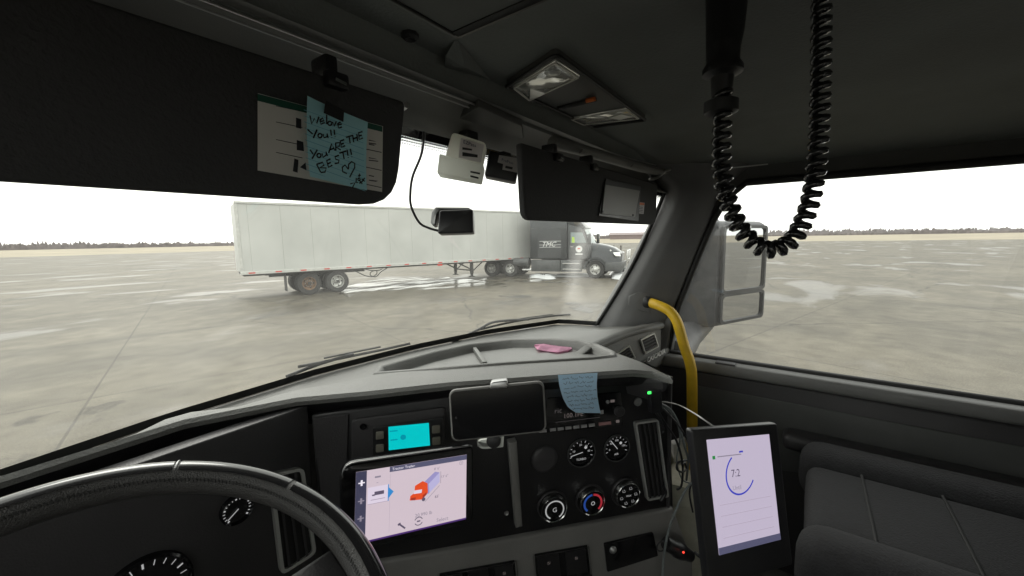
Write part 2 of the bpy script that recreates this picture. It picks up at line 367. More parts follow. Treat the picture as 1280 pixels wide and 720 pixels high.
def lathe(bm, c, ax, prof, n=32):
    """profile of (radius, height along ax[2])"""
    ex, ey, ez = ax; rings = []
    for (r, h) in prof:
        if r < 1e-6: rings.append([bm.verts.new(c+ez*h)])
        else: rings.append([bm.verts.new(c+ez*h+(ex*math.cos(2*math.pi*k/n)+ey*math.sin(2*math.pi*k/n))*r) for k in range(n)])
    for a, b in zip(rings, rings[1:]):
        for k in range(n):
            q = [a[k % len(a)], a[(k+1) % len(a)], b[(k+1) % len(b)], b[k % len(b)]]
            q2 = []
            for v in q:
                if v not in q2: q2.append(v)
            if len(q2) > 2: bm.faces.new(q2)
    return bm
def ribbon(bm, pts, wd, n):
    """flat pen stroke in the plane with normal n"""
    pts = [Vector(p) for p in pts]; prev = None
    for i, p in enumerate(pts):
        d = (pts[min(i+1, len(pts)-1)]-pts[max(i-1, 0)]); d = d.normalized() if d.length > 0 else Vector((1, 0, 0))
        s = d.cross(n).normalized()*wd/2; a, b = bm.verts.new(p+s), bm.verts.new(p-s)
        if prev: bm.faces.new((prev[0], prev[1], b, a))
        prev = (a, b)
    return bm
def quad(bm, pts): return bm.faces.new([bm.verts.new(p) for p in pts])
def text_bm(s, size, o, ex, ey, n, align='LEFT', extrude=0):
    cu = bpy.data.curves.new('t', 'FONT'); cu.body = s; cu.size = 1; cu.align_x = align; cu.resolution_u = 2; cu.extrude = extrude/size
    t = bpy.data.objects.new('t', cu); COL.objects.link(t)
    dg = bpy.context.evaluated_depsgraph_get(); me = bpy.data.meshes.new_from_object(t.evaluated_get(dg))
    bm = bmesh.new(); bm.from_mesh(me); bpy.data.objects.remove(t); bpy.data.curves.remove(cu); bpy.data.meshes.remove(me)
    for v in bm.verts: v.co = o+ex*v.co.x*size+ey*v.co.y*size+n*v.co.z*size
    return bm
def loft(bm, rows):
    G = [[bm.verts.new(p) for p in row] for row in rows]
    for a, b in zip(G, G[1:]):
        for i in range(len(a)-1): bm.faces.new((a[i], a[i+1], b[i+1], b[i]))
    return G
def interp(pts, n):
    """n points evenly spread by length along a polyline"""
    pts = [Vector(p) for p in pts]; L_ = [0]
    for a, b in zip(pts, pts[1:]): L_.append(L_[-1]+(b-a).length)
    o = []
    for k in range(n):
        s = L_[-1]*k/(n-1); i = 0
        while i < len(pts)-2 and L_[i+1] < s: i += 1
        t = (s-L_[i])/max(1e-9, L_[i+1]-L_[i]); o.append(pts[i].lerp(pts[i+1], t))
    return o
X, Y, Z = Vector((1, 0, 0)), Vector((0, 1, 0)), Vector((0, 0, 1))
CX = .5                                    # centre line of our own cab, the driver sits at x = 0
# ================================================================== OUTDOORS
bm = new(); n_ = 40
bmesh.ops.create_grid(bm, x_segments=n_, y_segments=n_, size=140)
bmesh.ops.translate(bm, verts=bm.verts, vec=(20, 20, 0)); struct('parking_lot', bm, 'lot_concrete')
bm = new(); loft(bm, [[Vector((math.cos(a)*r, math.sin(a)*r, -.25 if r > 30 else -.3)) for a in [2*math.pi*k/64 for k in range(65)]] for r in (1, 120, 400, 900, 2600)])
struct('field', bm, 'field')
# far wood along the horizon and one long red shed
AZ = lambda a, r, z=0: Vector((math.sin(R(a))*r, math.cos(R(a))*r, z))
bm = new(); random.seed(3)
for row in range(3):
    rad = 640+row*80; a = -25.0
    while a < 140:
        base_h = 3.6+row*1.8+2.0*math.sin(a*.21+row)+1.6*math.sin(a*.83+row*2)*math.sin(a*.37)+1.0*math.sin(a*2.9+row)
        if 40 < a < 62: base_h *= .6
        wd = random.uniform(.06, .22); h = max(.8, base_h*random.uniform(.55, 1.25)); dr = random.uniform(0, 40)
        tip = a+wd*random.uniform(.3, .7); z1 = h*random.uniform(.35, .8)
        bm.faces.new([bm.verts.new(q) for q in (AZ(a-wd*.3, rad+dr, -1), AZ(a+wd*1.3, rad+dr, -1), AZ(a+wd, rad+dr, z1), AZ(tip+wd*.15, rad+dr, h*.92), AZ(tip, rad+dr+2, h), AZ(tip-wd*.2, rad+dr, h*.85), AZ(a, rad+dr, z1*.9))])
        a += wd*.55
o = obj('treeline', bm, 'far_wood'); tag(o, 'low brown line of bare woods along the far horizon', 'treeline'); o['kind'] = 'stuff'
sh = thing('long_shed', 'long low red farm shed far off on the horizon', 'shed', AZ(70.3, 480))
bm = new(); c = AZ(70.3, 480, 2.2); e1 = AZ(160.3, 1); e2 = AZ(70.3, 1)
box(bm, c, (50, 14, 5), (e1, e2, Z)); obj('wall', bm, 'far_shed', sh)
bm = new(); prism(bm, [c+e1*-26+e2*-8+Z*2.5, c+e1*-26+e2*8+Z*2.5, c+e1*-26+Z*5.2], e1*52); obj('roof', bm, 'shed_roof', sh)
for k, (x, y) in enumerate(((767, 312), (776, 311.5))):
    p = onz(x, y, -H); q = AZ(math.degrees(math.atan2(p.x, p.y)), 60); bm = new()
    tube(bm, [q, q+Z*1.1], .12, 8); tube(bm, [q+Z*1.1, q+Z*1.16], .15, 8)
    tag(obj('bollard', bm, 'post'), ['dark bollard at the lot edge, nearer the parked tractor', 'dark bollard at the lot edge, nearer the windshield pillar'][k], 'bollard', 'bollards at the far edge of the lot')

# standing water and snow left on the lot, traced where they lie on the ground
def blob(pxs, zr, h, jag=.12, sub=5):
    pts = [onz(x, y, -H+zr) for x, y in pxs]; o = []; n = len(pts); ph = random.uniform(0, 6)
    for i in range(n):
        p0, p1, p2, p3 = pts[i-1], pts[i], pts[(i+1) % n], pts[(i+2) % n]; d = (p2-p1).length
        for k in range(12):
            t = k/12; q = .5*((2*p1)+(p2-p0)*t+(2*p0-5*p1+4*p2-p3)*t*t+(3*p1-p0-3*p2+p3)*t**3)
            side = (p2-p1).cross(Z).normalized(); a = i+t
            o.append(q+side*(.10*math.sin(a*5.1+ph)+.07*math.sin(a*11.3+ph*2)+.04*math.sin(a*23+ph))*min(1.3, d*.35))
    bm = new()
    if h == 0:
        bm.faces.new([bm.verts.new(p) for p in o]); bmesh.ops.triangulate(bm, faces=bm.faces); return bm
    c = sum(o, Vector())/len(o)
    rows = [o+[o[0]]]
    for s, hh in ((.85, .5), (.6, .9), (.3, 1.0)):
        r = [c+(p-c)*s+Z*h*hh*random.uniform(.75, 1.15) for p in o]; rows.append(r+[r[0]])
    loft(bm, rows); return bm
random.seed(11)
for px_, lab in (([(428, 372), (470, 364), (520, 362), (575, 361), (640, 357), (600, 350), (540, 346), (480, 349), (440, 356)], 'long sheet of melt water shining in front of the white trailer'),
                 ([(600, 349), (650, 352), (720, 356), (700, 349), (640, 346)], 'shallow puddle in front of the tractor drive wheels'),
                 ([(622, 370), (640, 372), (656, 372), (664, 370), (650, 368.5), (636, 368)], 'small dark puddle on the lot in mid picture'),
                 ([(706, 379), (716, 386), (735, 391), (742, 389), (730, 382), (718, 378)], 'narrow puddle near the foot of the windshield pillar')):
    b = blob(px_, .004, 0); tag(obj('puddle', b, 'puddle_dark_reflection' if 'small' in lab or 'narrow' in lab else 'standing_water'), lab, 'puddle', 'puddles on the lot')
for px_, h, lab in (([(664, 347), (690, 349), (694, 345), (668, 344)], .18, 'low bank of old snow below the tractor sleeper'),
                    ([(692, 346), (735, 346), (738, 343), (700, 343)], .12, 'thin strip of snow below the tractor door'),
                    ([(764, 348), (792, 350), (795, 342), (770, 341)], .35, 'snow pile in front of the tractor bumper')):
    tag(obj('snow_bank', blob(px_, .006, h), 'snow', smooth=60), lab, 'snow', 'snow left on the lot')

# ---- wheels
def wheel(parent, c, axis, rim='rim_alu', r=.515, wd=.28, dual=False):
    """axis points to the viewer's side"""
    axis = axis.normalized(); ex = axis.cross(Z).normalized(); ax = (ex, Z, axis)
    root = None; bm = new(); h = wd/2
    prof = [(.285, -h*.8), (.30, -h), (r*.93, -h), (r, -h*.7), (r, h*.7), (r*.95, h*.98), (.40, h), (.30, h*.95), (.285, h*.8)]
    lathe(bm, c, ax, prof, 40)
    for k in range(40):                       # tread blocks
        a = 2*math.pi*k/40
        d = ex*math.cos(a)+Z*math.sin(a); box(bm, c+d*(r+.002), (.018, .03, wd*.62), (d, axis.cross(d), axis))
    if dual:
        lathe(bm, c-axis*(wd+.06), ax, prof, 32)
    t = obj('wheel', bm, 'tyre', parent, smooth=35)
    bm = new(); lathe(bm, c, ax, [(.298, h*.93), (.282, h*.93), (.265, h*.5), (.23, -.02 if dual else .02), (.10, -.05 if dual else .05), (.10, h*.75), (.07, h*.9), (0, h*.9)], 32)
    obj('rim', bm, rim, t, smooth=40)
    bm = new()
    for k in range(10):
        a = 2*math.pi*k/10; p = c+(ex*math.cos(a)+Z*math.sin(a))*.145+axis*(.0 if dual else .05); lathe(bm, p, ax, [(.018, 0), (.018, .05), (0, .05)], 6)
    lg = obj('lug_nuts', bm, 'satin', t); lg['kind'] = 'stuff'
    bm = new()
    for k in range(5):
        a = 2*math.pi*(k+.5)/5; p = c+(ex*math.cos(a)+Z*math.sin(a))*.212+axis*(.006 if dual else .045); lathe(bm, p, ax, [(.036, -.02), (.036, .008), (0, .008)], 12)
    hh = obj('hand_holes', bm, 'frame_dark', t); hh['kind'] = 'stuff'

# ---- parked semi-trailer
A_ = Vector((8.8, 18.2, 0)); t_ = Vector((13.3, -3.6, 0)).normalized(); n2 = Vector((-t_.y, t_.x, 0))    # n2 leads away from us
S1 = 13.86; S0 = S1-16.15
def T(s, y, z): return A_+t_*s+n2*y+Z*z
ax_t = (t_, n2, Z)
tr = thing('semi_trailer', 'long white box semi-trailer parked across the wet lot', 'trailer', T((S0+S1)/2, 1.3, 0))
bm = new(); box(bm, T((S0+S1)/2, 1.3, 2.62), (16.05, 2.5, 2.9), ax_t); obj('box', bm, 'trailer_white', tr)
pw = 1.2; k = 0; s = S1-.12
while s > S0+.2:
    e = max(s-pw, S0+.12); bm = new()
    box(bm, T((s+e)/2, .035, 2.60), (s-e-.004, .03, 2.78), ax_t, .003, 1); obj('side_panel', bm, 'trailer_white', tr); s = e
for s in (S0+.06, S1-.06):
    bm = new(); box(bm, T(s, .04, 2.6), (.12, .08, 3.0), ax_t, .01, 1); obj('corner_post', bm, 'trailer_rail', tr)
bm = new(); box(bm, T((S0+S1)/2, .02, 4.05), (16.15, .06, .10), ax_t, .01, 1); obj('top_rail', bm, 'trailer_rail', tr)
bm = new(); box(bm, T((S0+S1)/2, .015, 1.15), (16.15, .07, .13), ax_t, .01, 1); obj('bottom_rail', bm, 'trailer_rail', tr)
s = S0+.4; k = 0
while s < S1-.3:
    bm = new(); box(bm, T(s, -.024, 1.15), (.24, .008, .05), ax_t); obj('reflector', bm, 'reflector_red', tr); s += .98; k += 1
bm = new(); box(bm, T(6.9, -.024, 1.02), (.30, .01, .10), ax_t, .01, 1); obj('marker_lamp', bm, 'reflector_red', tr)
bm = new()
for y in (.75, 1.85): box(bm, T(.9, y, .98), (4.2, .12, .2), ax_t)
for s in (-.9, .3-.62, .3+.62, 2.7): box(bm, T(s, 1.3, 1.0), (.1, 1.2, .16), ax_t)
for s in (.3, 1.54): box(bm, T(s, 1.3, .52), (.14, 2.3, .14), ax_t); box(bm, T(s, .62, .78), (.5, .1, .3), ax_t)
obj('slider_frame', bm, 'frame_dark', tr)
bm = new(); box(bm, T((S0+S1)/2, 1.3, 1.06), (15.9, 2.3, .10), ax_t); obj('floor_beam', bm, 'frame_dark', tr)
wheel(tr, T(.3, .32, .515), -n2, 'rim_rust', dual=True); wheel(tr, T(1.54, .32, .515), -n2, 'rim_alu', dual=True)
wheel(tr, T(.3, 2.28, .515), n2, 'rim_rust', dual=True); wheel(tr, T(1.54, 2.28, .515), n2, 'rim_alu', dual=True)
bm = new(); box(bm, T(-.62, .4, .62), (.02, .6, .75), ax_t); obj('mud_flap', bm, 'rubber', tr)
for pp, m_ in (([(431, 337), (444, 339), (455, 344), (465, 346), (471, 342), (470, 338), (464, 340), (463, 344), (470, 346), (476, 340), (484, 335)], 'cable'), ([(452, 335), (463, 338), (473, 338), (478, 336)], 'cable')):
    bm = new(); tube(bm, spline([onp(x, y, T(0, .3, 0), n2) for x, y in pp], 4), .022, 6); obj('air_hose', bm, m_, tr, smooth=60)
# landing gear
sg = [onp(590, 330, T(0, .3, 0), n2), onp(588, 340, T(0, .3, 0), n2)]
s_lg = (sg[0]-A_).dot(t_)
for y in (.35, 2.25):
    bm = new(); box(bm, T(s_lg, y, .75), (.16, .16, .75), ax_t, .01, 1); box(bm, T(s_lg, y, .36), (.12, .12, .3), ax_t); box(bm, T(s_lg, y, .2), (.3, .26, .04), ax_t)
    tube(bm, [T(s_lg-1.0, y, 1.08), T(s_lg-.05, y, .62)], .04, 6); tube(bm, [T(s_lg+.85, y, 1.08), T(s_lg+.05, y, .5)], .035, 6)
    obj('landing_leg', bm, 'frame_dark', tr)
bm = new(); tube(bm, [T(s_lg, .35, .55), T(s_lg, 2.25, .55)], .04, 6); obj('cross_brace', bm, 'frame_dark', tr)

# ---- parked tractor hooked to it, turned towards us
O_ = Vector((21.25, 16.05, 0)); d_ = Vector((.25, -.968, 0)).normalized(); q_ = Vector((d_.y, -d_.x, 0))       # q_ leads to our side
if q_.dot(Vector((-1, -1, 0))) < 0: q_ = -q_
def K_(x, y, z): return O_+d_*x+q_*y+Z*z
ax_k = (d_, q_, Z)
tk = thing('tractor_unit', 'black sleeper-cab tractor unit with grille guard hooked to the white trailer', 'truck', K_(3.5, 0, 0))
def slab(bm, prof, y0, y1, bev=.03):
    prism(bm, [K_(x, y0, z) for x, z in prof], q_*(y1-y0), bev, 2)
bm = new(); slab(bm, [(2.0, 1.12), (4.35, 1.12), (4.35, 2.95), (4.35, 3.75), (2.0, 3.95)], -1.2, 1.2, .06); obj('sleeper', bm, 'truck_black', tk, smooth=50)
bm = new(); slab(bm, [(4.36, 1.12), (5.75, 1.12), (5.75, 2.02), (5.55, 2.1), (5.25, 2.95), (5.0, 3.3), (4.36, 3.75)], -1.14, 1.14, .06); obj('cab', bm, 'truck_black', tk, smooth=50)
bm = new(); slab(bm, [(4.30, 3.2), (5.28, 2.93), (5.45, 2.95), (5.2, 3.22), (4.4, 3.85), (4.3, 3.85)], -1.15, 1.15, .03); obj('roof_fairing', bm, 'truck_black', tk, smooth=50)
bm = new()
rows = []
for x, z1, hw in ((5.65, 2.06, 1.02), (6.1, 2.0, 1.0), (6.6, 1.9, .96), (7.0, 1.76, .9), (7.3, 1.55, .8), (7.42, 1.2, .72)):
    row = []
    for a in np.linspace(0, math.pi, 13):
        row.append(K_(x, -hw*math.cos(a), .75+(z1-.75)*min(1, math.sin(a)*1.25+.0)**.55))
    rows.append(row)
loft(bm, rows); bm.faces.new(bm.verts[-13:]) ; obj('hood', bm, 'truck_black', tk, smooth=60)
for y0 in (.78, -1.18):                                       # fenders over the steer wheels
    bm = new(); rows = []
    for a in np.linspace(R(-5), R(185), 14):
        c_, s_ = math.cos(a), math.sin(a); rows.append([K_(6.0+c_*.66, y0, .56+s_*.66), K_(6.0+c_*.66, y0+.4, .56+s_*.66), K_(6.0+c_*.57, y0+.4, .56+s_*.57)])
    loft(bm, rows); obj('fender', bm, 'truck_black', tk, smooth=50)
bm = new(); slab(bm, [(6.55, .42), (7.5, .42), (7.6, .6), (7.55, .95), (6.6, .95)], -1.18, 1.18, .06); obj('bumper', bm, 'truck_skirt', tk, smooth=50)
bm = new(); box(bm, K_(7.445, 0, 1.18), (.06, 1.1, .62), ax_k, .03); obj('grille', bm, 'satin', tk)
for y in (.93, -.93):
    bm = new(); prism(bm, [K_(7.15, y, 1.28), K_(7.42, y-.1 if y > 0 else y+.1, 1.28), K_(7.36, y-.1 if y > 0 else y+.1, 1.5), K_(7.0, y, 1.5)], q_*(.12 if y > 0 else -.12), .02); obj('headlight', bm, 'lens', tk, smooth=50)
bm = new()
for z in (.62, 1.1, 1.6): tube(bm, [K_(7.75, -.85, z), K_(7.82, 0, z), K_(7.75, .85, z)], .035, 8)
for y in (-.85, -.4, .4, .85): tube(bm, [K_(7.7, y, .5), K_(7.78, y, 1.1), K_(7.75, y, 1.62)], .04, 8)
for y in (-.4, .4): tube(bm, [K_(7.3, y, .6), K_(7.78, y, .62)], .04, 8)
obj('grille_guard', bm, 'chrome', tk, smooth=60)
for (x0, x1, nm) in ((2.05, 3.9, 'side_fairing'), (3.92, 5.2, 'tank_fairing')):
    bm = new(); box(bm, K_((x0+x1)/2, 1.05, .72), (x1-x0, .24, .72), ax_k, .04); obj(nm, bm, 'truck_skirt', tk, smooth=50)
    bm = new(); box(bm, K_((x0+x1)/2, -1.05, .72), (x1-x0, .24, .72), ax_k, .04); obj(nm, bm, 'truck_skirt', tk, smooth=50)
for z in (.52, .86):
    bm = new(); box(bm, K_(4.6, 1.2, z), (1.05, .08, .05), ax_k, .01); obj('step', bm, 'chrome', tk)
bm = new(); box(bm, K_(1.75, .95, .45), (.6, .4, .1), ax_k, .02); obj('step', bm, 'chrome', tk)
bm = new()
for y in (.43, -.43): box(bm, K_(3.2, y, .85), (8.2, .1, .24), ax_k)
box(bm, K_(0, 0, 1.05), (1.0, .95, .08), ax_k, .02)
for x in (-.65, .65, 6.0): box(bm, K_(x, 0, .52), (.16, 2.0, .16), ax_k)
obj('chassis', bm, 'frame_dark', tk)
bm = new(); tube(bm, [K_(.9, 1.0, .9), K_(1.9, 1.0, .9)], .28, 16); obj('side_tank', bm, 'truck_skirt', tk, smooth=50)
for x in (-.65, .65):
    for sy in (1, -1): wheel(tk, K_(x, sy*1.06, .515), q_*sy, 'rim_alu', dual=True)
for sy in (1, -1): wheel(tk, K_(6.0, sy*1.02, .515), q_*sy, 'rim_alu')
# doors, glass, badges on the side towards us
door = None
bm = new(); prism(bm, [K_(4.45, 1.142, 1.15), K_(5.55, 1.142, 1.15), K_(5.6, 1.142, 2.0), K_(5.3, 1.142, 2.75), K_(4.45, 1.142, 2.8)], q_*.018, .008, 1); door = obj('door', bm, 'truck_black', tk)
bm = new(); prism(bm, [K_(4.55, 1.162, 2.08), K_(5.5, 1.162, 2.08), K_(5.25, 1.162, 2.68), K_(4.55, 1.162, 2.7)], q_*.008); obj('window', bm, 'truck_glass', door)
bm = new(); box(bm, K_(4.62, 1.18, 1.85), (.16, .03, .04), ax_k, .008); obj('handle', bm, 'chrome', door)
bm = new(); prism(bm, [K_(4.62, 1.172, 2.1), K_(4.8, 1.172, 2.1), K_(4.78, 1.172, 2.4), K_(4.64, 1.172, 2.45)], q_*.004); obj('safety_vest', bm, 'hi_vis', door)
bm = new(); rows = [[K_(5.28, y, 2.93), K_(5.68, y*.97, 2.06)] for y in np.linspace(-1.02, 1.02, 9)]; rows = [[p+d_*(.03+.10*(1-abs(i-4)/4)) for p in r] for i, r in enumerate(rows)]
loft(bm, rows); obj('windshield', bm, 'truck_glass', tk, smooth=60)
bm = new(); prism(bm, [K_(2.5, 1.202, 1.2), K_(4.0, 1.202, 1.2), K_(4.0, 1.202, 2.9), K_(2.5, 1.202, 2.9)], q_*.012, .008, 1); obj('sleeper_panel', bm, 'truck_black', tk)
bm = new(); box(bm, K_(3.18, 1.203, 2.98), (2.3, .01, .04), ax_k); obj('trim_strip', bm, 'truck_skirt', tk)
ex_ = d_
b = text_bm('TMC', .42, K_(2.75, 1.218, 1.88), ex_, Z, q_)
for v in b.verts: v.co += ex_*((v.co-K_(2.75, 1.218, 1.88)).dot(Z))*.35
obj('emblem_letters', b, 'decal', tk)
bm = new(); 
for z in (1.84, 1.98, 2.2): box(bm, K_(3.3, 1.216, z), (1.35, .004, .02), ax_k)
obj('emblem_lines', bm, 'decal', tk)
bm = new(); lathe(bm, K_(5.05, 1.162, 1.72), (d_, Z, q_), [(.2, 0), (.2, .006), (0, .006)], 20); box(bm, K_(5.05, 1.165, 1.42), (.42, .006, .08), ax_k); obj('door_badge', bm, 'decal', door)
bm = new(); box(bm, K_(5.05, 1.171, 1.74), (.16, .006, .08), ax_k); obj('badge_mark', bm, 'decal_red', door)
for sy in (1, -1):
    bm = new(); box(bm, K_(5.72, sy*1.42, 2.3), (.16, .22, .62), ax_k, .04); tube(bm, [K_(5.55, sy*1.14, 2.1), K_(5.7, sy*1.4, 2.05)], .03, 6); tube(bm, [K_(5.45, sy*1.14, 2.5), K_(5.7, sy*1.4, 2.55)], .03, 6)
    obj('mirror', bm, 'truck_black', tk, smooth=50)
bm = new(); lathe(bm, K_(6.85, .94, 1.62), (d_, Z, q_), [(.05, 0), (.05, .02), (0, .02)], 12); obj('side_lamp', bm, 'lens', tk)
# ================================================================== OUR CAB: the shell round us
XR, XL = 1.50, -.50
# ---- headliner: the large soft ceiling with a rounded run-down to doors and header
def ceil_z(x, y):
    z = .27
    e = max(0, abs(x-CX)-.72)/.28; z -= .055*min(1, e)**2
    return z
SEAM_X, SEAM_Y = .425, .398
bm = new(); xs = [SEAM_X, .5, .6, .7, .85, 1.0, 1.1, 1.2, 1.28, 1.36, 1.43, 1.5]
ys = [.455, .42, .36, .25, .1, -.1, -.4, -1.0]
loft(bm, [[E3(x, y, ceil_z(x, y)) for x in xs] for y in ys])
loft(bm, [[E3(x, .455, ceil_z(x, 0)) for x in xs], [E3(x, .468, ceil_z(x, 0)-.012) for x in xs], [E3(x, .470, ceil_z(x, 0)-.045) for x in xs]])
struct('headliner', bm, 'headliner', 50)
bm = new(); xs = [XL, -.43, -.36, -.28, -.2, -.1, 0, .15, .3, SEAM_X]
loft(bm, [[E3(x, y, ceil_z(x, y)) for x in xs] for y in (.455, .43, SEAM_Y)])
loft(bm, [[E3(x, .455, ceil_z(x, 0)) for x in xs], [E3(x, .468, ceil_z(x, 0)-.012) for x in xs], [E3(x, .470, ceil_z(x, 0)-.045) for x in xs]])
fr_ = obj('headliner_front_strip', bm, 'headliner', None, 50); fr_['kind'] = 'structure'
bm = new(); xs2 = [XL, -.43, -.36, -.28, -.2, -.1, 0, .15, .3, SEAM_X-.012]
G = loft(bm, [[E3(x, y, ceil_z(x, y)+.004) for x in xs2] for y in (SEAM_Y-.002, .2, 0, -.4, -1.0)])
loft(bm, [[E3(x, SEAM_Y-.002, ceil_z(x, 0)+.004) for x in xs2], [E3(x, SEAM_Y-.001, ceil_z(x, 0)+.03) for x in xs2]])
loft(bm, [[E3(SEAM_X-.012, y, ceil_z(.3, y)+.004) for y in (SEAM_Y, .2, 0, -1)], [E3(SEAM_X-.012, y, ceil_z(.3, y)+.03) for y in (SEAM_Y, .2, 0, -1)]])
o = obj('overhead_panel', bm, 'headliner_panel', None, 50); o['kind'] = 'structure'
bm = new(); box(bm, E3(SEAM_X-.006, -.3, .2735), (.013, 1.396, .002)); box(bm, E3(-.04, SEAM_Y, .2735), (.92, .004, .002)); sm_ = struct('ceiling_seam', bm, 'rubber_seal')
bm = new(); box(bm, E3(CX, -.3, .42), (2.4, 2.2, .04)); struct('cab_roof', bm, 'trim_dark')
bm = new(); c = E3(.376, .438, .27)                              # moulded fold in the headliner next to the seam
P = [E3(.427, .400, .2695), E3(.562, .452, .2695), E3(.52, .462, .268), E3(.455, .455, .258), E3(.432, .43, .258), E3(.425, .405, .2695)]
apex = E3(.468, .425, .254); vs_ = [bm.verts.new(p) for p in P]; va = bm.verts.new(apex)
for i in range(len(P)): bm.faces.new((vs_[i], vs_[(i+1) % len(P)], va))
o = obj('headliner_fold', bm, 'headliner', None); o['kind'] = 'structure'
bm = new(); lathe(bm, c+Z*.004, (X, Y, -Z), [(.0115, 0), (.0115, .009), (.0075, .012), (0, .009)], 8)
tag(obj('ceiling_plug', bm, 'rubber'), 'small black round plug in the ceiling left of the seam', 'plug')
# small slot next to the lamp console
bm = new(); prism(bm, [onz(x, y, .2675) for x, y in ((646, 137), (660, 134), (681, 144), (668, 146))], Z*.004, .001, 1); tag(obj('ceiling_slot', bm, 'rubber'), 'small dark slot in the ceiling in front of the lamp console', 'slot')
# ---- bright edge strips along the front of the ceiling
bm = new(); tube(bm, [E3(x, .4665, .2255) for x in (-.48, .1, .3, .54)], .0015, 6)
st = obj('edge_strip', bm, 'edge_trim', None, 60); tag(st, 'bright edge strip along the ceiling front on the driver side', 'trim strip')
bm = new(); tube(bm, [E3(x, .4760, .2215) for x in (-.48, .1, .3, .53)], .0012, 6); obj('lower_bead', bm, 'edge_trim', st, 60)
bm = new(); tube(bm, spline([onz(x, y, .236) for x, y in ((620, 147), (712, 173), (780, 196))]+[onx(x, y, 1.44) for x, y in ((835, 209), (895, 211), (960, 205))], 5), .0020, 6)
tag(obj('edge_strip', bm, 'edge_trim', None, 60), 'bright edge strip along the ceiling front on the passenger side', 'trim strip')
# ---- windscreen glass
top = [(-.42, .405, .15), (-.3, .47, .18), (-.1, .53, .195), (.2, .562, .2), (.5, .566, .2), (.8, .562, .2), (1.1, .53, .195), (1.3, .47, .18), (1.42, .405, .15)]
bot = [(-.42, .648, -.335), (-.41, .80, -.338), (-.1, .935, -.338), (.2, .995, -.337), (.5, 1.01, -.335), (.8, .985, -.335), (1.1, .925, -.337), (1.40, .80, -.338), (1.42, .648, -.335)]
NT = 41
TOP = interp([E3(*p) for p in top], NT); BOT = interp([E3(*p) for p in bot], NT)
bm = new(); rows = []
for k in range(9):
    t = k/8; rows.append([a.lerp(b, t)+Vector((0, .03*(1-1.65*(abs(j-(NT-1)/2)/((NT-1)/2))**3)*math.sin(math.pi*t), 0)) for j, (a, b) in enumerate(zip(TOP, BOT))])
loft(bm, rows); ws = struct('windshield', bm, 'windshield_glass', 80)
WSR = rows
def ws_pt(px_, py_, off=0.0):
    """where a sight line meets the glass"""
    d = ray(px_, py_); best = None
    for i in range(len(WSR)-1):
        for j in range(NT-1):
            a, b, c, e = WSR[i][j], WSR[i][j+1], WSR[i+1][j+1], WSR[i+1][j]
            from mathutils.geometry import intersect_ray_tri
            for tri in ((a, b, c), (a, c, e)):
                q = intersect_ray_tri(*tri, V(d), V(EYE), True)
                if q: return q+(V(EYE)-q).normalized()*off
    return None
s1, s2 = ws_pt(732, 285)-ws.location, ws_pt(738, 390)-ws.location; sl_ = (s2.x-s1.x)/(s2.z-s1.z)
slant_node.inputs[1].default_value = -sl_; smear_node.inputs[1].default_value = s1.x-sl_*s1.z+.03
# printed black border and dots of the glass
bm = new(); loft(bm, [[p+Vector((0, -.003, -.001)) for p in TOP], [p.lerp(q, .035)+Vector((0, -.003, 0)) for p, q in zip(TOP, BOT)]])
obj('frit_band', bm, 'gloss_black', ws)
bm = new(); up = [p.lerp(q, .035)+Vector((0, -.0035, 0)) for p, q in zip(TOP, BOT)]; lo = [p.lerp(q, .080)+Vector((0, -.002, 0)) for p, q in zip(TOP, BOT)]
loft(bm, [up, lo]); o = obj('frit_dot_band', bm, 'frit_dots', ws)
uvl = o.data.uv_layers.new(name='uv')
for poly in o.data.polygons:
    for li, vi in zip(poly.loop_indices, poly.vertices):
        j = vi % NT; uvl.data[li].uv = (j*9.0, 0 if vi < NT else 6)
bm = new(); loft(bm, [[p.lerp(q, .984)+Vector((0, -.004, .004)) for p, q in zip(TOP, BOT)], [q+Vector((0, -.004, -.006)) for q in BOT]]); obj('lower_seal', bm, 'rubber_seal', ws)
for sgn in (0, NT-1):                                              # black rubber down the sides of the glass
    bm = new(); tube(bm, spline([WSR[i][sgn]+Vector((0, -.004, 0)) for i in range(0, 9, 2)], 3), .0065, 8); obj('side_seal', bm, 'rubber_seal', ws, 60)
# ---- header trim between the glass and the ceiling edge
bm = new(); N2 = 41; T2 = [p+Vector((0, -.004, .004)) for p in TOP]
B2 = [E3(-.50+2.0*k/(N2-1), .452, .232-.055*min(1, max(0, abs(-.50+2.0*k/(N2-1)-CX)-.72)/.28)**2) for k in range(N2)]
M1 = [a.lerp(b, .5)+Vector((0, 0, .012)) for a, b in zip(T2, B2)]
M0 = [a+Vector((0, .002, -.012)) for a in T2]
loft(bm, [M0, [a+Vector((0, -.012, -.012)) for a in T2], [a.lerp(b, .3)+Vector((0, 0, .0)) for a, b in zip(T2, B2)], M1, B2]); struct('windshield_header', bm, 'trim_grey', 50)
# centre cover of the header with its corner
bm = new(); prism(bm, [onz(x, y, .218) for x, y in ((568, 152), (598, 134), (652, 158), (655, 178), (600, 170))], Z*.014, .002); tag(obj('header_cover', bm, 'trim_dark', None, 40), 'dark centre cover on the windshield header above the white box', 'cover')
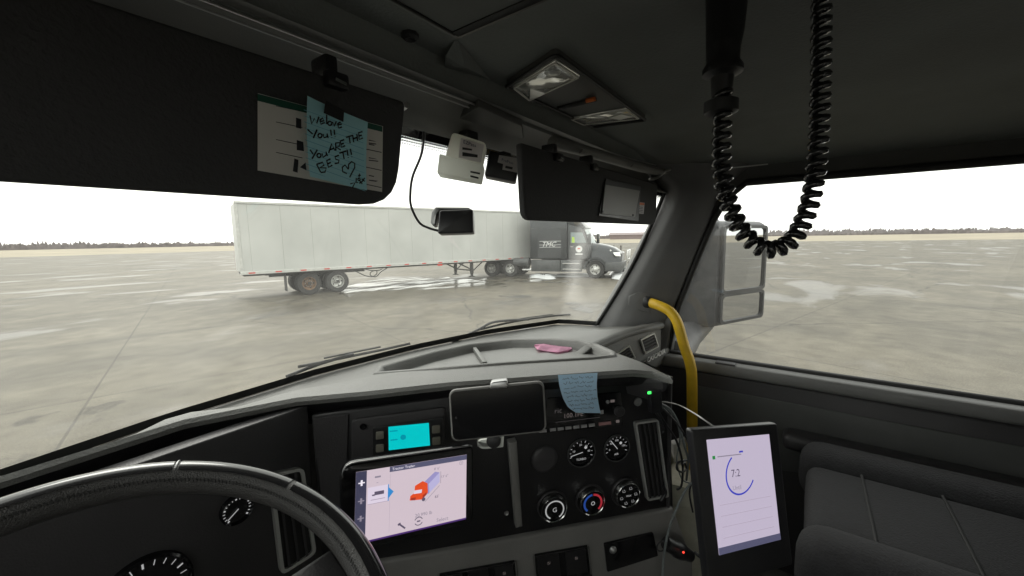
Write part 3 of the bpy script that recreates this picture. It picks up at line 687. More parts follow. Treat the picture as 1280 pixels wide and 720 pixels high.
# rounded padded roll behind the passenger visor
bm = new(); rr = spline([onz(x, y, .205) for x, y in ((690, 178), (725, 187), (760, 197), (800, 209), (832, 216))], 6); tube(bm, rr, [.013]*(len(rr)-4)+[.012, .010, .008, .005], 12)
roll = obj('header_roll', bm, 'trim_grey', None, 60); tag(roll, 'grey padded roll on the header above the passenger visor', 'trim')
for x, y in ((726, 189), (790, 207)):
    p = onz(x, y, .196); bm = new(); lathe(bm, p, (X, (Y-Z).normalized(), V(EYE-np.array(p)).normalized()), [(.006, -.004), (.006, .006), (0, .006)], 10); obj('screw_hole', bm, 'rubber', roll)
# ---- A-pillars
def mir(p): return Vector((2*CX-p.x, p.y, p.z))
def pillar(fn, name, label):
    fr = [(1.43, .665, -.36), (1.435, .588, -.22), (1.435, .52, -.1), (1.435, .45, .04), (1.43, .405, .14), (1.40, .43, .20), (1.38, .46, .235)]
    md = [(1.40, .56, -.36), (1.40, .50, -.22), (1.40, .43, -.08), (1.405, .37, .05), (1.41, .34, .14), (1.41, .36, .19), (1.40, .38, .235)]
    re = [(1.47, .43, -.36), (1.47, .37, -.22), (1.475, .32, -.08), (1.48, .275, .05), (1.48, .24, .15), (1.48, .20, .19), (1.48, .16, .225)]
    ou = [(1.52, .43, -.36), (1.52, .37, -.22), (1.52, .32, -.08), (1.52, .275, .05), (1.52, .24, .15), (1.52, .20, .19), (1.52, .16, .235)]
    rows = []
    for a, b, c, d in zip(fr, md, re, ou):
        A, B, C_, D = [E3(*q) for q in (a, b, c, d)]
        m1 = (A+B*2)/3+Vector((-.006, 0, 0)); m2 = (C_+B*2)/3+Vector((-.006, 0, 0))
        rows.append([fn(q) for q in (A+Vector((.03, .02, 0)), A, m1, B*.5+(m1+m2)*.25, m2, C_, D)])
    rows2 = [spline(r, 3) for r in rows]; cols = list(zip(*rows2)); rows3 = [spline(list(c), 4) for c in cols]
    bm = new(); loft(bm, rows3); o = obj(name, bm, 'pillar_grey', None, 50); tag(o, label, 'pillar'); return o
pr = pillar(lambda p: p, 'windshield_pillar', 'grey windshield pillar on the passenger side behind the yellow handle')
pl_ = pillar(mir, 'windshield_pillar', 'grey windshield pillar on the driver side')
# ---- side doors: window opening, rubber, glass, trim panel (the passenger one is in the picture)
def door_side(fn, side):
    d = thing('cab_door', f'dark {side} door with window, sill and trim panel', 'door', fn(E3(1.52, -.1, -1.1)))
    win = [E3(1.505, *p) for p in ((.385, -.425), (.365, -.25), (.315, -.10), (.262, .05), (.225, .12), (.17, .165), (-.45, .165), (-.52, .13), (-.55, -.40), (-.52, -.425))]
    win = [fn(p) for p in win]; off = fn(Vector((.03, 0, 0)))-fn(Vector((0, 0, 0)))
    outer = [fn(E3(1.505, *p)) for p in ((.62, -.47), (.55, -.25), (.45, -.10), (.40, .10), (.36, .20), (.30, .30), (-.50, .30), (-.75, .25), (-.80, -.40), (-.75, -.47))]
    bm = new(); frame_ring(bm, outer, win, off); obj('window_frame', bm, 'trim_dark', d)
    bm = new(); tube(bm, [p-off*.35 for p in win], .011, 8, closed=True); obj('window_rubber', bm, 'rubber_seal', d, 60)
    bm = new(); bm.faces.new([bm.verts.new(p+off*.5) for p in win]); obj('window_pane', bm, 'side_glass', d)
    # grey post in front of the window
    bm = new(); prism(bm, [fn(E3(1.478, *p)) for p in ((.43, -.44), (.40, -.25), (.352, -.1), (.315, .02), (.305, -.02), (.335, -.12), (.375, -.25), (.395, -.44))], off*.5, .004); obj('window_post', bm, 'pillar_grey', d)
    bm = new(); box(bm, fn(E3(1.475, -.15, -.445)), (.07, 1.25, .04), None, .012); obj('sill', bm, 'trim_grey', d, 50)
    bm = new(); prism(bm, [fn(E3(1.47, *p)) for p in ((.5, -.47), (-.8, -.47), (-.8, -1.1), (.5, -1.1))], off*1.5, .01); obj('trim_panel', bm, 'dash_charcoal', d, 50)
    bm = new(); prism(bm, [fn(E3(1.462, *p)) for p in ((.30, -.52), (-.7, -.52), (-.7, -.60), (.28, -.80))], off*.25, .012); obj('trim_insert', bm, 'trim_dark', d, 50)
    bm = new(); box(bm, fn(E3(1.43, -.22, -.62)), (.08, .5, .05), None, .018); obj('armrest', bm, 'dash_charcoal', d, 50)
    bm = new(); box(bm, fn(E3(1.462, .20, -.425)), (.03, .06, .008), None, .003); obj('lock_tab', bm, 'dash_charcoal', d)
    return d
door_side(lambda p: Vector(p), 'passenger')
door_side(lambda p: Vector((2*CX*(1)-p.x, p.y, p.z)) , 'driver')
# ---- rest of the shell
bm = new(); box(bm, E3(CX, .1, -1.13), (2.2, 2.4, .06)); struct('cab_floor', bm, 'floor_mat')
bm = new(); box(bm, E3(CX, -.98, -.4), (2.2, .04, 1.5)); struct('rear_bulkhead', bm, 'backwall')
bm = new(); box(bm, E3(CX, 1.04, -.78), (2.1, .04, .72)); struct('firewall', bm, 'floor_mat')
bm = new()
for x in (-.535, 1.535): box(bm, E3(x, .70, -.80), (.04, .62, .72))
struct('kick_wall', bm, 'trim_dark')
# ================================================================== DASHBOARD
NF = np.array([-.64, -.77, 0.0]); NF = NF/np.linalg.norm(NF); FA = V((.77, -.64, 0)).normalized(); FN = V(NF)
DF = .80
def FP(x, y, off=0.0):                                     # on the face of the centre stack, off metres proud of it
    return onp(x, y, EYE-NF*(DF-off), NF)
dash = thing('dashboard', 'grey topped truck dashboard with black centre stack under the windshield', 'dashboard', E3(CX, .75, -1.1))
# ---- top pad with the storage tray sunk into it
lip = [onz(x, y, -.29) for x, y in ((370, 497), (460, 489), (560, 478), (630, 473), (700, 468), (750, 464.5), (790, 462), (815, 464), (838, 471))]
left = [E3(-.50, .70, -.29), E3(-.3, .755, -.285), E3(-.05, .785, -.28), E3(.18, .80, -.282)]
brow_r = onx(822, 405, 1.42); brow_l = Vector((1.045, .485, H-.31))
brow = [brow_r, brow_r.lerp(brow_l, .5)+Vector((0, .01, .004)), brow_l]
base = [q+Vector((0, -.004, -.008)) for q in BOT[::2]]
outline = left+lip+[onz(800, 452, -.296), onz(772, 442, -.302)]+brow[::-1]+[E3(1.45, .52, -.325), E3(1.46, .66, -.335)]+base[::-1]+[E3(-.49, .66, -.33)]
tray_px = [(468, 467), (474, 459), (500, 452), (540, 441), (585, 431), (640, 424.5), (690, 424), (725, 426), (748, 432), (768, 441), (770, 446), (740, 449), (640, 455), (550, 462)]
def zdash(p):
    s = 0; wsum = 0
    for q in outline:
        d = (Vector((q.x, q.y))-Vector((p[0], p[1]))).length_squared+1e-5; k = 1/d**1.5; s += q.z*k; wsum += k
    return s/wsum
def on_top(x, y):
    z = H-.30
    for _ in range(6): p = onz(x, y, z-H); z = zdash(p)
    return Vector((p.x, p.y, z))
tray = [on_top(x, y) for x, y in tray_px]
def in_poly(x, y, poly):
    c = False
    for i in range(len(poly)):
        a, b = poly[i], poly[i-1]
        if (a.y > y) != (b.y > y) and x < (b.x-a.x)*(y-a.y)/(b.y-a.y)+a.x: c = not c
    return c
def fill(outl, hole, zf, step=.035):
    V2 = [Vector((p.x, p.y)) for p in outl]; n = len(V2); ed = [(i, (i+1) % n) for i in range(n)]
    hz = {i: p.z for i, p in enumerate(outl)}
    if hole:
        m = len(V2); V2 += [Vector((p.x, p.y)) for p in hole]; ed += [(m+i, m+(i+1) % len(hole)) for i in range(len(hole))]
    xs_ = [p.x for p in outl]; ys_ = [p.y for p in outl]
    y = min(ys_)
    while y < max(ys_):
        x = min(xs_)
        while x < max(xs_):
            if in_poly(x, y, outl) and not (hole and in_poly(x, y, hole)): V2.append(Vector((x, y)))
            x += step
        y += step
    rv, re_, rf, *_ = delaunay_2d_cdt(V2, ed, [], 0, 1e-6)
    bm = new(); vv = [bm.verts.new((p.x, p.y, zf(p))) for p in rv]
    for fc in rf:
        c = sum((rv[i] for i in fc), Vector((0, 0)))/len(fc)
        if in_poly(c.x, c.y, outl) and not (hole and in_poly(c.x, c.y, hole)): bm.faces.new([vv[i] for i in fc])
    for v in [v for v in bm.verts if not v.link_faces]: bm.verts.remove(v)
    return bm
bm = fill(outline, tray, zdash)
# rolled front edge
be = [e for e in bm.edges if len(e.link_faces) == 1]
loft(bm, [[p.copy() for p in left+lip], [p+Vector((-.004, -.006, -.006)) for p in left+lip], [p+Vector((-.003, -.005, -.014)) for p in left+lip], [p+Vector((.012, .016, -.02)) for p in left+lip]])
bmesh.ops.remove_doubles(bm, verts=bm.verts, dist=.0008)
top_pad = obj('top_pad', bm, 'dash_grey', dash, 40)
# tray: raised rim, walls, floor
area = sum(a.x*b.y-b.x*a.y for a, b in zip(tray, tray[1:]+tray[:1])); sgn_ = 1 if area > 0 else -1
def tr_in(k, dz):
    o = []; n = len(tray)
    for i, p in enumerate(tray):
        d1 = (p-tray[i-1]); d2 = (tray[(i+1) % n]-p); n1 = Vector((-d1.y, d1.x, 0)).normalized()*sgn_; n2v = Vector((-d2.y, d2.x, 0)).normalized()*sgn_
        m = (n1+n2v); m = m.normalized()/max(.55, math.sqrt((1+n1.dot(n2v))/2)); o.append(p+m*k+Z*dz)
    return o
bm = new(); loft(bm, [[q for q in r]+[r[0]] for r in (tr_in(-.004, -.001), tr_in(-.001, .004), tr_in(.006, .005), tr_in(.012, .001), tr_in(.016, -.012), tr_in(.022, -.022))])
obj('tray_rim', bm, 'dash_grey', dash, 60)
fl = tr_in(.022, -.0215); bm = new(); bm.faces.new([bm.verts.new(p) for p in fl]); bmesh.ops.triangulate(bm, faces=bm.faces); obj('tray_floor', bm, 'tray_grey', dash)
def on_floor(x, y, up=0):
    z = H-.31
    for _ in range(6): p = onz(x, y, z-H); z = zdash(p)-.021+up
    return Vector((p.x, p.y, z))
a, b = on_floor(592, 432, .012), on_floor(606, 452, .012); dd = (b-a).normalized(); s_ = dd.cross(Z).normalized()
bm = new(); prism(bm, [a+s_*.006, a-s_*.006, b-s_*.006, b+s_*.006], Z*-.014, .002); obj('tray_divider', bm, 'dash_grey', dash, 50)
# passenger-side fascia under the brow, with two vents and the name plate
QD = (brow_r-brow_l); QD.z = 0; QD.normalize(); QN = Vector((QD.y, -QD.x, 0))
def QP(x, y, off=0): return onp(x, y, np.array(brow_r+QN*(off+.0008)), np.array(QN))
bm = new(); c8 = [brow_l-QD*.25, brow_r+QD*.03]
prism(bm, [brow_l-Z*.004, c8[1]-Z*.002, c8[1]-Z*.30, c8[0]-Z*.30, c8[0]-Z*.075], -QN*.03, .004); obj('passenger_fascia', bm, 'dash_grey', dash, 50)
bm = new(); bp = spline([brow_l, brow[1], brow_r, brow_r+QD*.02], 4)
rows = [[p+Z*.004-QN*.012 for p in bp], [p+QN*.010+Z*.002 for p in bp], [p+QN*.014-Z*.006 for p in bp], [p+QN*.011-Z*.016 for p in bp], [p-QN*.006-Z*.018 for p in bp]]
loft(bm, rows); obj('brow', bm, 'dash_grey', dash, 60)
def vent(parent, cs, nrm, horiz, mat_frame, fw=.006, ns=4, depth=.03, proud=.006, r=.006):
    """a framed air vent from four corners"""
    outer = rounded(cs, r, 3); ctr = sum(cs, Vector())/4
    inner = rounded([p+((cs[i-1]-p).normalized()+(cs[(i+1) % 4]-p).normalized())*fw for i, p in enumerate(cs)], r*.7, 3)
    bm = new(); frame_ring(bm, [p-nrm*.004 for p in outer], [p-nrm*.004 for p in inner], nrm*(proud+.004)); v = obj('air_vent', bm, mat_frame, parent, 40)
    bm = new(); bm.faces.new([bm.verts.new(p+nrm*.0008) for p in inner]); obj('vent_cavity', bm, 'rubber_seal', v)
    ins = [p+((cs[i-1]-p).normalized()+(cs[(i+1) % 4]-p).normalized())*(fw+.0005) for i, p in enumerate(cs)]
    for k in range(ns):
        t = (k+.6)/(ns+.2)
        if horiz: a, b = ins[0].lerp(ins[3], t), ins[1].lerp(ins[2], t)
        else: a, b = ins[0].lerp(ins[1], t), ins[3].lerp(ins[2], t)
        d = (b-a).normalized(); s = d.cross(nrm).normalized(); wdt = .0022
        bm = new(); prism(bm, [a+s*wdt+nrm*.002, b+s*wdt+nrm*.002, b-s*wdt+nrm*.002, a-s*wdt+nrm*.002], nrm*.0035+s*.001); obj('vent_slat', bm, 'dash_charcoal', v)
    return v
vent(dash, [QP(799, 424), QP(816.5, 415.5), QP(822, 433), QP(805, 442.5)], QN, True, 'vent_frame', .0055, 4, r=.004)
vent(dash, [QP(764, 445), QP(785, 431), QP(793, 447), QP(772, 462)], QN, True, 'vent_frame', .0055, 4, r=.004)
ledge = [QP(802, 452), QP(832, 434), QP(838, 440), QP(838, 447), QP(815, 459)]
bm = new(); prism(bm, ledge, QN*.012, .003); obj('name_ledge', bm, 'dash_grey', dash, 50)
a, b = QP(809, 453.5, .014), QP(832, 441, .014); ex = (b-a).normalized(); ey = QN.cross(ex)
obj('name_plate_letters', text_bm('CASCADIA', (b-a).length/5.0, a, ex, ey if ey.z > 0 else -ey, QN, extrude=.0006), 'decal', dash)
# ---- black fascia below the lip, driver panel and stack face
L2 = left+lip
lowr = [p+Vector((.03, .036, -.058)) for p in L2]
bm = new(); loft(bm, [[p+Vector((.0, .004, -.017)) for p in L2], [p+Vector((.006, .010, -.034)) for p in L2], lowr, [p+Vector((.03, .036, -.075)) for p in L2]]); obj('lip_fascia', bm, 'dash_black', dash, 60)
tipb = lip[-1]
bm = new(); prism(bm, [tipb+Vector((0, 0, -.012)), tipb+Vector((.05, .20, -.02)), tipb+Vector((.05, .20, -.07)), tipb+Vector((.02, .04, -.07))], X*.012, .003); obj('stack_shoulder', bm, 'dash_charcoal', dash)
face_px = [(389, 519), (470, 508), (560, 496), (700, 478), (800, 468), (836, 470), (842, 636), (826, 640), (545, 693), (404, 720)]
bm = new(); prism(bm, [FP(x, y) for x, y in face_px], -FN*.03, .004); obj('stack_face', bm, 'dash_black', dash, 50)
bm = new(); prism(bm, [FP(x, y, .002) for x, y in ((391, 523), (436, 517), (434, 590), (424, 640), (404, 640))], FN*.003, .001, 1); obj('stack_side_panel', bm, 'dash_charcoal', dash)
# side wall of the stack towards the passenger and the grey lower panel
p1, p2 = FP(841, 470), FP(842, 636); bk = Vector((.10, .36, 0))
bm = new(); prism(bm, [p1, p1+bk, p2+bk+Z*-.5, p2-Z*.5], Vector((-.012, 0, 0)), .003); obj('stack_side', bm, 'dash_charcoal', dash)
def LP(x, y, off=0.0): return FP(x, y, .012+off)
low = [LP(396, 717), LP(545, 691.5), LP(826, 639), LP(842, 636), LP(866, 700), LP(872, 900), LP(380, 960)]
bm = new(); prism(bm, low, -FN*.04, .006); obj('lower_panel', bm, 'lower_grey', dash, 50)
q = FP(389, 519)
bm = new(); prism(bm, [q+Vector((-.004, .002, .02)), Vector((-.48, q.y+.002, q.z+.02)), Vector((-.48, q.y+.002, H-.85)), FP(404, 740)+Vector((-.01, 0, 0)), ], Vector((.01, .03, 0)), .003); obj('driver_panel', bm, 'dash_charcoal', dash, 50)
qn = np.array((0, -1, 0.0)); qp = np.array(q)
def DP(x, y, off=0): return onp(x, y, qp+qn*off, qn)
vent(dash, [DP(335, 592, .003), DP(378, 583, .003), DP(394, 690, .003), DP(350, 718, .003)], V(qn), False, 'vent_frame', .006, 3, r=.012)
for gx, gz, gr in ((.10, -.50, .055), (-.10, -.50, .055), (.22, -.44, .024)):
    g = Vector((gx, q.y, H+gz)); axg = (X, Z, -Y); bm = new(); lathe(bm, g, axg, [(gr, -.004), (gr, .008), (gr*.94, .010), (gr*.9, .004), (0, .003)], 40); go = obj('cluster_gauge', bm, 'gloss_black', dash, 40)
    bm = new()
    for k in range(17):
        a = R(225-k*270/16); d = X*math.cos(a)+Z*math.sin(a); s = -Y.cross(d); ribbon(bm, [g-Y*.0052+d*gr*.72, g-Y*.0052+d*gr*.86], .0012*(2 if k % 4 == 0 else 1), Y)
    obj('dial_ticks', bm, 'dial_white', go)
    bm = new(); d = X*math.cos(R(215))+Z*math.sin(R(215)); ribbon(bm, [g-Y*.0058-d*gr*.1, g-Y*.0058+d*gr*.75], .0016, Y); obj('needle', bm, 'dial_white', go)
def disc_ax(): return (FA, Z, FN)
# ---- gauges and the blank cap
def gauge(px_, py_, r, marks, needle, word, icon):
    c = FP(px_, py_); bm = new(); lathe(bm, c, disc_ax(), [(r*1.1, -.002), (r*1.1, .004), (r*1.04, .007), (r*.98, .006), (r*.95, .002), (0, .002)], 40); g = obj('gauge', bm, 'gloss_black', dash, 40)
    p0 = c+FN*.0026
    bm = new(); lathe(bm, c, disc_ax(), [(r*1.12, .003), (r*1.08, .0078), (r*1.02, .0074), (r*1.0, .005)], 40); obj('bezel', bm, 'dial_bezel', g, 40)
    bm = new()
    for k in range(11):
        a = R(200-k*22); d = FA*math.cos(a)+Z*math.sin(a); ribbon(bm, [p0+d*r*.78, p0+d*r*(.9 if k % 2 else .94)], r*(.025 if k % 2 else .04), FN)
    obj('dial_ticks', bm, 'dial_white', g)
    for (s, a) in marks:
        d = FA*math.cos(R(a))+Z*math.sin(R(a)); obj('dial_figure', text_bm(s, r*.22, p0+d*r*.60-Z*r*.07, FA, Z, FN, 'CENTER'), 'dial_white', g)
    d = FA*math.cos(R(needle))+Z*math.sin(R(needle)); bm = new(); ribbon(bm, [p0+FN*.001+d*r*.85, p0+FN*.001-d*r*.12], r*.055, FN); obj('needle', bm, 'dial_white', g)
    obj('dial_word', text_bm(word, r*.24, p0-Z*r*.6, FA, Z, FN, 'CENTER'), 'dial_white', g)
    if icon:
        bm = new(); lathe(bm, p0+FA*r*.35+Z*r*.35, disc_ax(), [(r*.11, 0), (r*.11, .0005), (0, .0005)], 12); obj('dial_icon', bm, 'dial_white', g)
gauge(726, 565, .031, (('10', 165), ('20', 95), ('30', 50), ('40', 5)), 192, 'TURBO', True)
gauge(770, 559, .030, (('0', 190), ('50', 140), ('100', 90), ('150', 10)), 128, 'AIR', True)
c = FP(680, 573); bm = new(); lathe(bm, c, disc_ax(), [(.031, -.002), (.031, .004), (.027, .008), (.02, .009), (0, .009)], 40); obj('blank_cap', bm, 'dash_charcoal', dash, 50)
# ---- climate knobs
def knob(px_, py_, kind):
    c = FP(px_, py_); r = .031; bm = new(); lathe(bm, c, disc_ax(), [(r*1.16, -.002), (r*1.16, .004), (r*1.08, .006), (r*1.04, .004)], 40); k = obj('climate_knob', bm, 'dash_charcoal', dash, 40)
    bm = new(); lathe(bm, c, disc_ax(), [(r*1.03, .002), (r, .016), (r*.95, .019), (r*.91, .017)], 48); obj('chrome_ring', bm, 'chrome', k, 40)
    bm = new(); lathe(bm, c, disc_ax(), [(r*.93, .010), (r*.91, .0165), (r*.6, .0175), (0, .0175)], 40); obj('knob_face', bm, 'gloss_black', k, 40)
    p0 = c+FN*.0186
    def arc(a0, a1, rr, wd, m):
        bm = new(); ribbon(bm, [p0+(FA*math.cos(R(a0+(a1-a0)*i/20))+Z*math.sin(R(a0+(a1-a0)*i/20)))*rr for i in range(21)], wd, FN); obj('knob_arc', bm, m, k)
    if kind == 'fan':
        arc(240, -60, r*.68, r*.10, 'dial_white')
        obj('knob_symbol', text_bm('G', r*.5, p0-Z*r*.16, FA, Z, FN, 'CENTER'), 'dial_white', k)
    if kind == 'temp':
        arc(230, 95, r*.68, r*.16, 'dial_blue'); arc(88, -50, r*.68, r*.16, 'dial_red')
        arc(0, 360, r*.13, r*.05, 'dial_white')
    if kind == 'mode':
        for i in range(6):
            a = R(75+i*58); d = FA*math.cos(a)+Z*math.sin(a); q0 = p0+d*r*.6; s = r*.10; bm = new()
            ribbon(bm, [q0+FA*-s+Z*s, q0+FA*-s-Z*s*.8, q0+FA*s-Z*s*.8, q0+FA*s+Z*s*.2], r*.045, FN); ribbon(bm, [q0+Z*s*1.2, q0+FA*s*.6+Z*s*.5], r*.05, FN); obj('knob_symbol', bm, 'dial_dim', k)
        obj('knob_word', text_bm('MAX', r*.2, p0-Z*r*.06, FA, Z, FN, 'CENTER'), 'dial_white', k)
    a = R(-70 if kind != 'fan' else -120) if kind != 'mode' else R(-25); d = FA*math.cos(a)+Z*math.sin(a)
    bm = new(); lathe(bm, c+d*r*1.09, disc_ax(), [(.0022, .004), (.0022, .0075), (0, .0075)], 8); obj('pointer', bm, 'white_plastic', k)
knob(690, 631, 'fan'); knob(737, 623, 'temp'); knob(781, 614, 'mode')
# ---- tall vent at the right of the stack
vent(dash, [FP(792, 527, .003), FP(821, 523, .003), FP(834, 619, .003), FP(807, 624, .003)], FN, False, 'vent_frame', .004, 4, proud=.008, r=.006)
# ---- radio
rp = [FP(x, y, .001) for x, y in ((684, 497), (776, 489), (778, 531), (676, 541))]
bm = new(); prism(bm, rounded(rp, .004, 2), FN*.004, .001, 1); radio = obj('radio', bm, 'gloss_black', dash, 40)
def RP(x, y): return FP(x, y, .0056)
def on_face_text(name, s, x, y, h_px, m, parent, off=.0062, align='LEFT', slope=True):
    a = FP(x, y, off); b = FP(x, y-h_px, off); return obj(name, text_bm(s, (b-a).length*1.35, a, FA, Z, FN, align), m, parent)
on_face_text('display_text', 'ric', 693, 517, 7, 'rad_dim', radio); on_face_text('display_text', '100.1FE', 704, 523, 6, 'rad_amber', radio)
for i in range(6):
    x0 = 687+i*9.7; y0 = 538-(x0-687)*.117
    bm = new(); prism(bm, [RP(x0, y0-2.6), RP(x0+7.4, y0-3.5), RP(x0+7.6, y0), RP(x0+.3, y0+1)], FN*.003, .0006, 1); obj('preset_key', bm, 'key_grey', radio)
bm = new(); prism(bm, [RP(748, 528), RP(763, 526.2), RP(763.4, 530), RP(748.4, 531.8)], FN*.003, .0006, 1); obj('preset_key', bm, 'key_red', radio)
bm = new(); prism(bm, [RP(676, 537), RP(683, 536.3), RP(683, 539.6), RP(674, 540.4)], FN*.003, .0006, 1); obj('preset_key', bm, 'key_grey', radio)
bm = new(); lathe(bm, FP(759, 502, .004), disc_ax(), [(.0042, 0), (.0042, .003), (0, .003)], 12); obj('radio_icon', bm, 'key_grey', radio)
bm = new(); prism(bm, [RP(763, 500), RP(768, 499.4), RP(768, 502.4), RP(763, 503)], FN*.001); obj('radio_icon', bm, 'rad_amber', radio)
bm = new(); prism(bm, [RP(750, 513), RP(754, 512.6), RP(754, 517), RP(750, 517.4)], FN*.002); obj('radio_key', bm, 'key_grey', radio)
bm = new(); prism(bm, [RP(770, 525), RP(774, 524.6), RP(774, 528), RP(770, 528.4)], FN*.001); obj('radio_icon', bm, 'rad_amber', radio)
bm = new(); lathe(bm, FP(773, 513, .004), disc_ax(), [(.012, 0), (.012, .008), (.010, .010), (0, .010)], 24); obj('radio_knob', bm, 'dash_charcoal', radio, 40)
bm = new(); ribbon(bm, [RP(694, 528)+FN*.0004, RP(750, 521.5)+FN*.0004], .0007, FN); obj('display_line', bm, 'rad_dim', radio)
# ---- message display with four keys, set into the face
bz = [FP(x, y, .001) for x, y in ((440, 523), (556, 508), (558, 590), (440, 600))]
bm = new(); prism(bm, rounded(bz, .008, 3), FN*.006, .002); dis = obj('message_display', bm, 'dash_charcoal', dash, 40)
bm = new(); prism(bm, rounded([FP(x, y, .007) for x, y in ((466, 533), (555, 520), (557, 585), (466, 596))], .006, 3), FN*.004, .0015); obj('display_bezel', bm, 'dash_black', dis, 40)
bm = new(); prism(bm, [FP(x, y, .011) for x, y in ((485.5, 533.5), (536, 528.5), (537.5, 556.5), (486, 562.5))], FN*.0012); obj('display_screen', bm, 'scr_cyan', dis)
for x, y, wd in ((487, 538.5, 10), (488, 549.5, 9)): 
    bm = new(); quad(bm, [FP(x, y, .0126), FP(x+wd, y-1, .0126), FP(x+wd, y+.6, .0126), FP(x, y+1.6, .0126)]); obj('display_line', bm, 'scr_cyan_dark', dis)
bm = new(); lathe(bm, FP(504, 546.5, .0124), disc_ax(), [(.0055, 0), (.0055, .0003), (0, .0003)], 12); obj('display_mark', bm, 'scr_cyan_dark', dis)
for x, y in ((475, 543.5), (475, 559.5), (545, 536), (545.5, 550.5)):
    bm = new(); prism(bm, rounded([FP(x+a*5, y+b*4.7-a*.6, .010) for a, b in ((-1, -1), (1, -1), (1, 1), (-1, 1))], .0025, 3), FN*.004, .001); obj('display_key', bm, 'key_olive', dis, 40)
bm = new(); lathe(bm, FP(454, 533, .007), disc_ax(), [(.0062, 0), (.0062, .002), (.0035, .002), (.003, .0005), (0, .0005)], 16); obj('screw', bm, 'gloss_black', dis, 40)
# ---- pocket with the pale edge right of the screen
bm = new(); prism(bm, [FP(x, y, .002) for x, y in ((633, 548), (643, 546), (650, 650), (642, 652))], FN*.022, .003); obj('pocket_edge', bm, 'lower_grey', dash, 40)
bm = new(); lathe(bm, FP(633, 641, .002), disc_ax(), [(.005, 0), (.005, .002), (.003, .001), (0, .001)], 12); obj('screw', bm, 'satin', dash, 40)
bm = new(); lathe(bm, FP(797, 502, .002), disc_ax(), [(.010, 0), (.010, .003), (.007, .004), (.006, .001), (0, .001)], 20); obj('power_socket', bm, 'satin', dash, 40)
bm = new(); quad(bm, [LP(700, 668, .0005), LP(704, 668, .0005), LP(704, 669, .0005), LP(700, 669, .0005)]); bm.free()
# ---- switch banks in the lower panel
def bank(cs, n, marks):
    b = rounded([LP(x, y) for x, y in cs], .004, 2); bm = new(); prism(bm, b, FN*.008, .002); k = obj('switch_bank', bm, 'gloss_black', dash, 40)
    for (x, y) in ((cs[0], cs[3]), (cs[1], cs[2])):
        bm = new(); tube(bm, [LP(*x, .009)-Z*.003, LP(*y, .009)+Z*.002], .0022, 6); obj('chrome_edge', bm, 'chrome', k, 50)
    A0, A1, A2, A3 = [LP(x, y, .008) for x, y in cs]
    for i in range(n):
        t0, t1 = (i+.12)/n, (i+.88)/n
        bm = new(); prism(bm, [A0.lerp(A1, t0).lerp(A3.lerp(A2, t0), v) if j < 2 else A0.lerp(A1, t1).lerp(A3.lerp(A2, t1), v) for j, v in ((0, .12), (1, .88), (2, .88), (3, .12))], FN*.003, .001, 1); obj('rocker', bm, 'dash_black', k, 40)
        o2 = A0.lerp(A1, (t0+t1)/2).lerp(A3.lerp(A2, (t0+t1)/2), .35)+FN*.0034; bm = new(); s = .0028
        if marks[i % len(marks)]:
            ribbon(bm, [o2+FA*-s-Z*s, o2+FA*-s+Z*s, o2+FA*s+Z*s, o2+FA*s-Z*s, o2+FA*-s-Z*s], .0007, FN); ribbon(bm, [o2+FA*-s+Z*s, o2+FA*s-Z*s], .0007, FN); obj('rocker_symbol', bm, 'rad_amber', k)
        else: bm.free()
    return k
bank([(667, 692), (735, 680), (739, 718), (670, 730)], 2, (1, 1)); bank([(548, 716), (644, 699), (648, 737), (552, 754)], 3, (1, 1, 1)); bank([(430, 738), (524, 720), (528, 760), (434, 776)], 3, (1, 1, 1))
cs = [(754, 678), (815, 664), (821, 693), (758, 713)]
bm = new(); prism(bm, rounded([LP(x, y) for x, y in cs], .003, 2), FN*.006, .0015); ck = obj('cup_holder_cover', bm, 'gloss_black', dash, 40)
bm = new(); lathe(bm, LP(766, 687, .006), disc_ax(), [(.009, 0), (.0088, .003), (.005, .006), (0, .007)], 20); obj('release_button', bm, 'satin', ck, 50)
# ================================================================== THINGS IN THE CAB
# ---- steering wheel
WC = E3(0, .40, -.35); wt = R(25); W1 = X; W2 = Vector((0, math.cos(wt), math.sin(wt))); WN = W1.cross(W2)
sw = thing('steering_wheel', 'black leather and gloss steering wheel in front of the driver', 'steering wheel', WC-WN*.2)
RW = .225
def wp(a, r=RW, h=0): return WC+(W1*math.cos(R(a))+W2*math.sin(R(a)))*r+WN*h
def arc_rim(a0, a1, name, m, rx, rz, n=40):
    bm = new(); rows = []
    for k in range(n+1):
        a = a0+(a1-a0)*k/n; d = W1*math.cos(R(a))+W2*math.sin(R(a))
        rows.append([WC+d*RW+d*math.cos(2*math.pi*j/16)*rx+WN*math.sin(2*math.pi*j/16)*rz for j in range(17)])
    loft(bm, rows); bmesh.ops.remove_doubles(bm, verts=bm.verts, dist=1e-5); return obj(name, bm, m, sw, 60)
arc_rim(0, 360, 'rim', 'leather', .0165, .0185, 96)
def shell(a0, a1, b0, b1, name, m, rx, rz, n=24):
    bm = new(); rows = []
    for k in range(n+1):
        a = a0+(a1-a0)*k/n; d = W1*math.cos(R(a))+W2*math.sin(R(a)); row = []
        for j in range(9):
            b = R(b0+(b1-b0)*j/8); row.append(WC+d*RW+d*math.cos(b)*rx+WN*math.sin(b)*rz)
        rows.append(row)
    loft(bm, rows); return obj(name, bm, m, sw, 60)
shell(28, 58.5, -60, 108, 'gloss_cover', 'wheel_gloss', .0172, .0194); shell(60, 118, -60, 108, 'gloss_cover', 'wheel_gloss', .0172, .0194)
shell(-20, 26.5, -60, 108, 'gloss_cover', 'wheel_gloss', .0172, .0194)
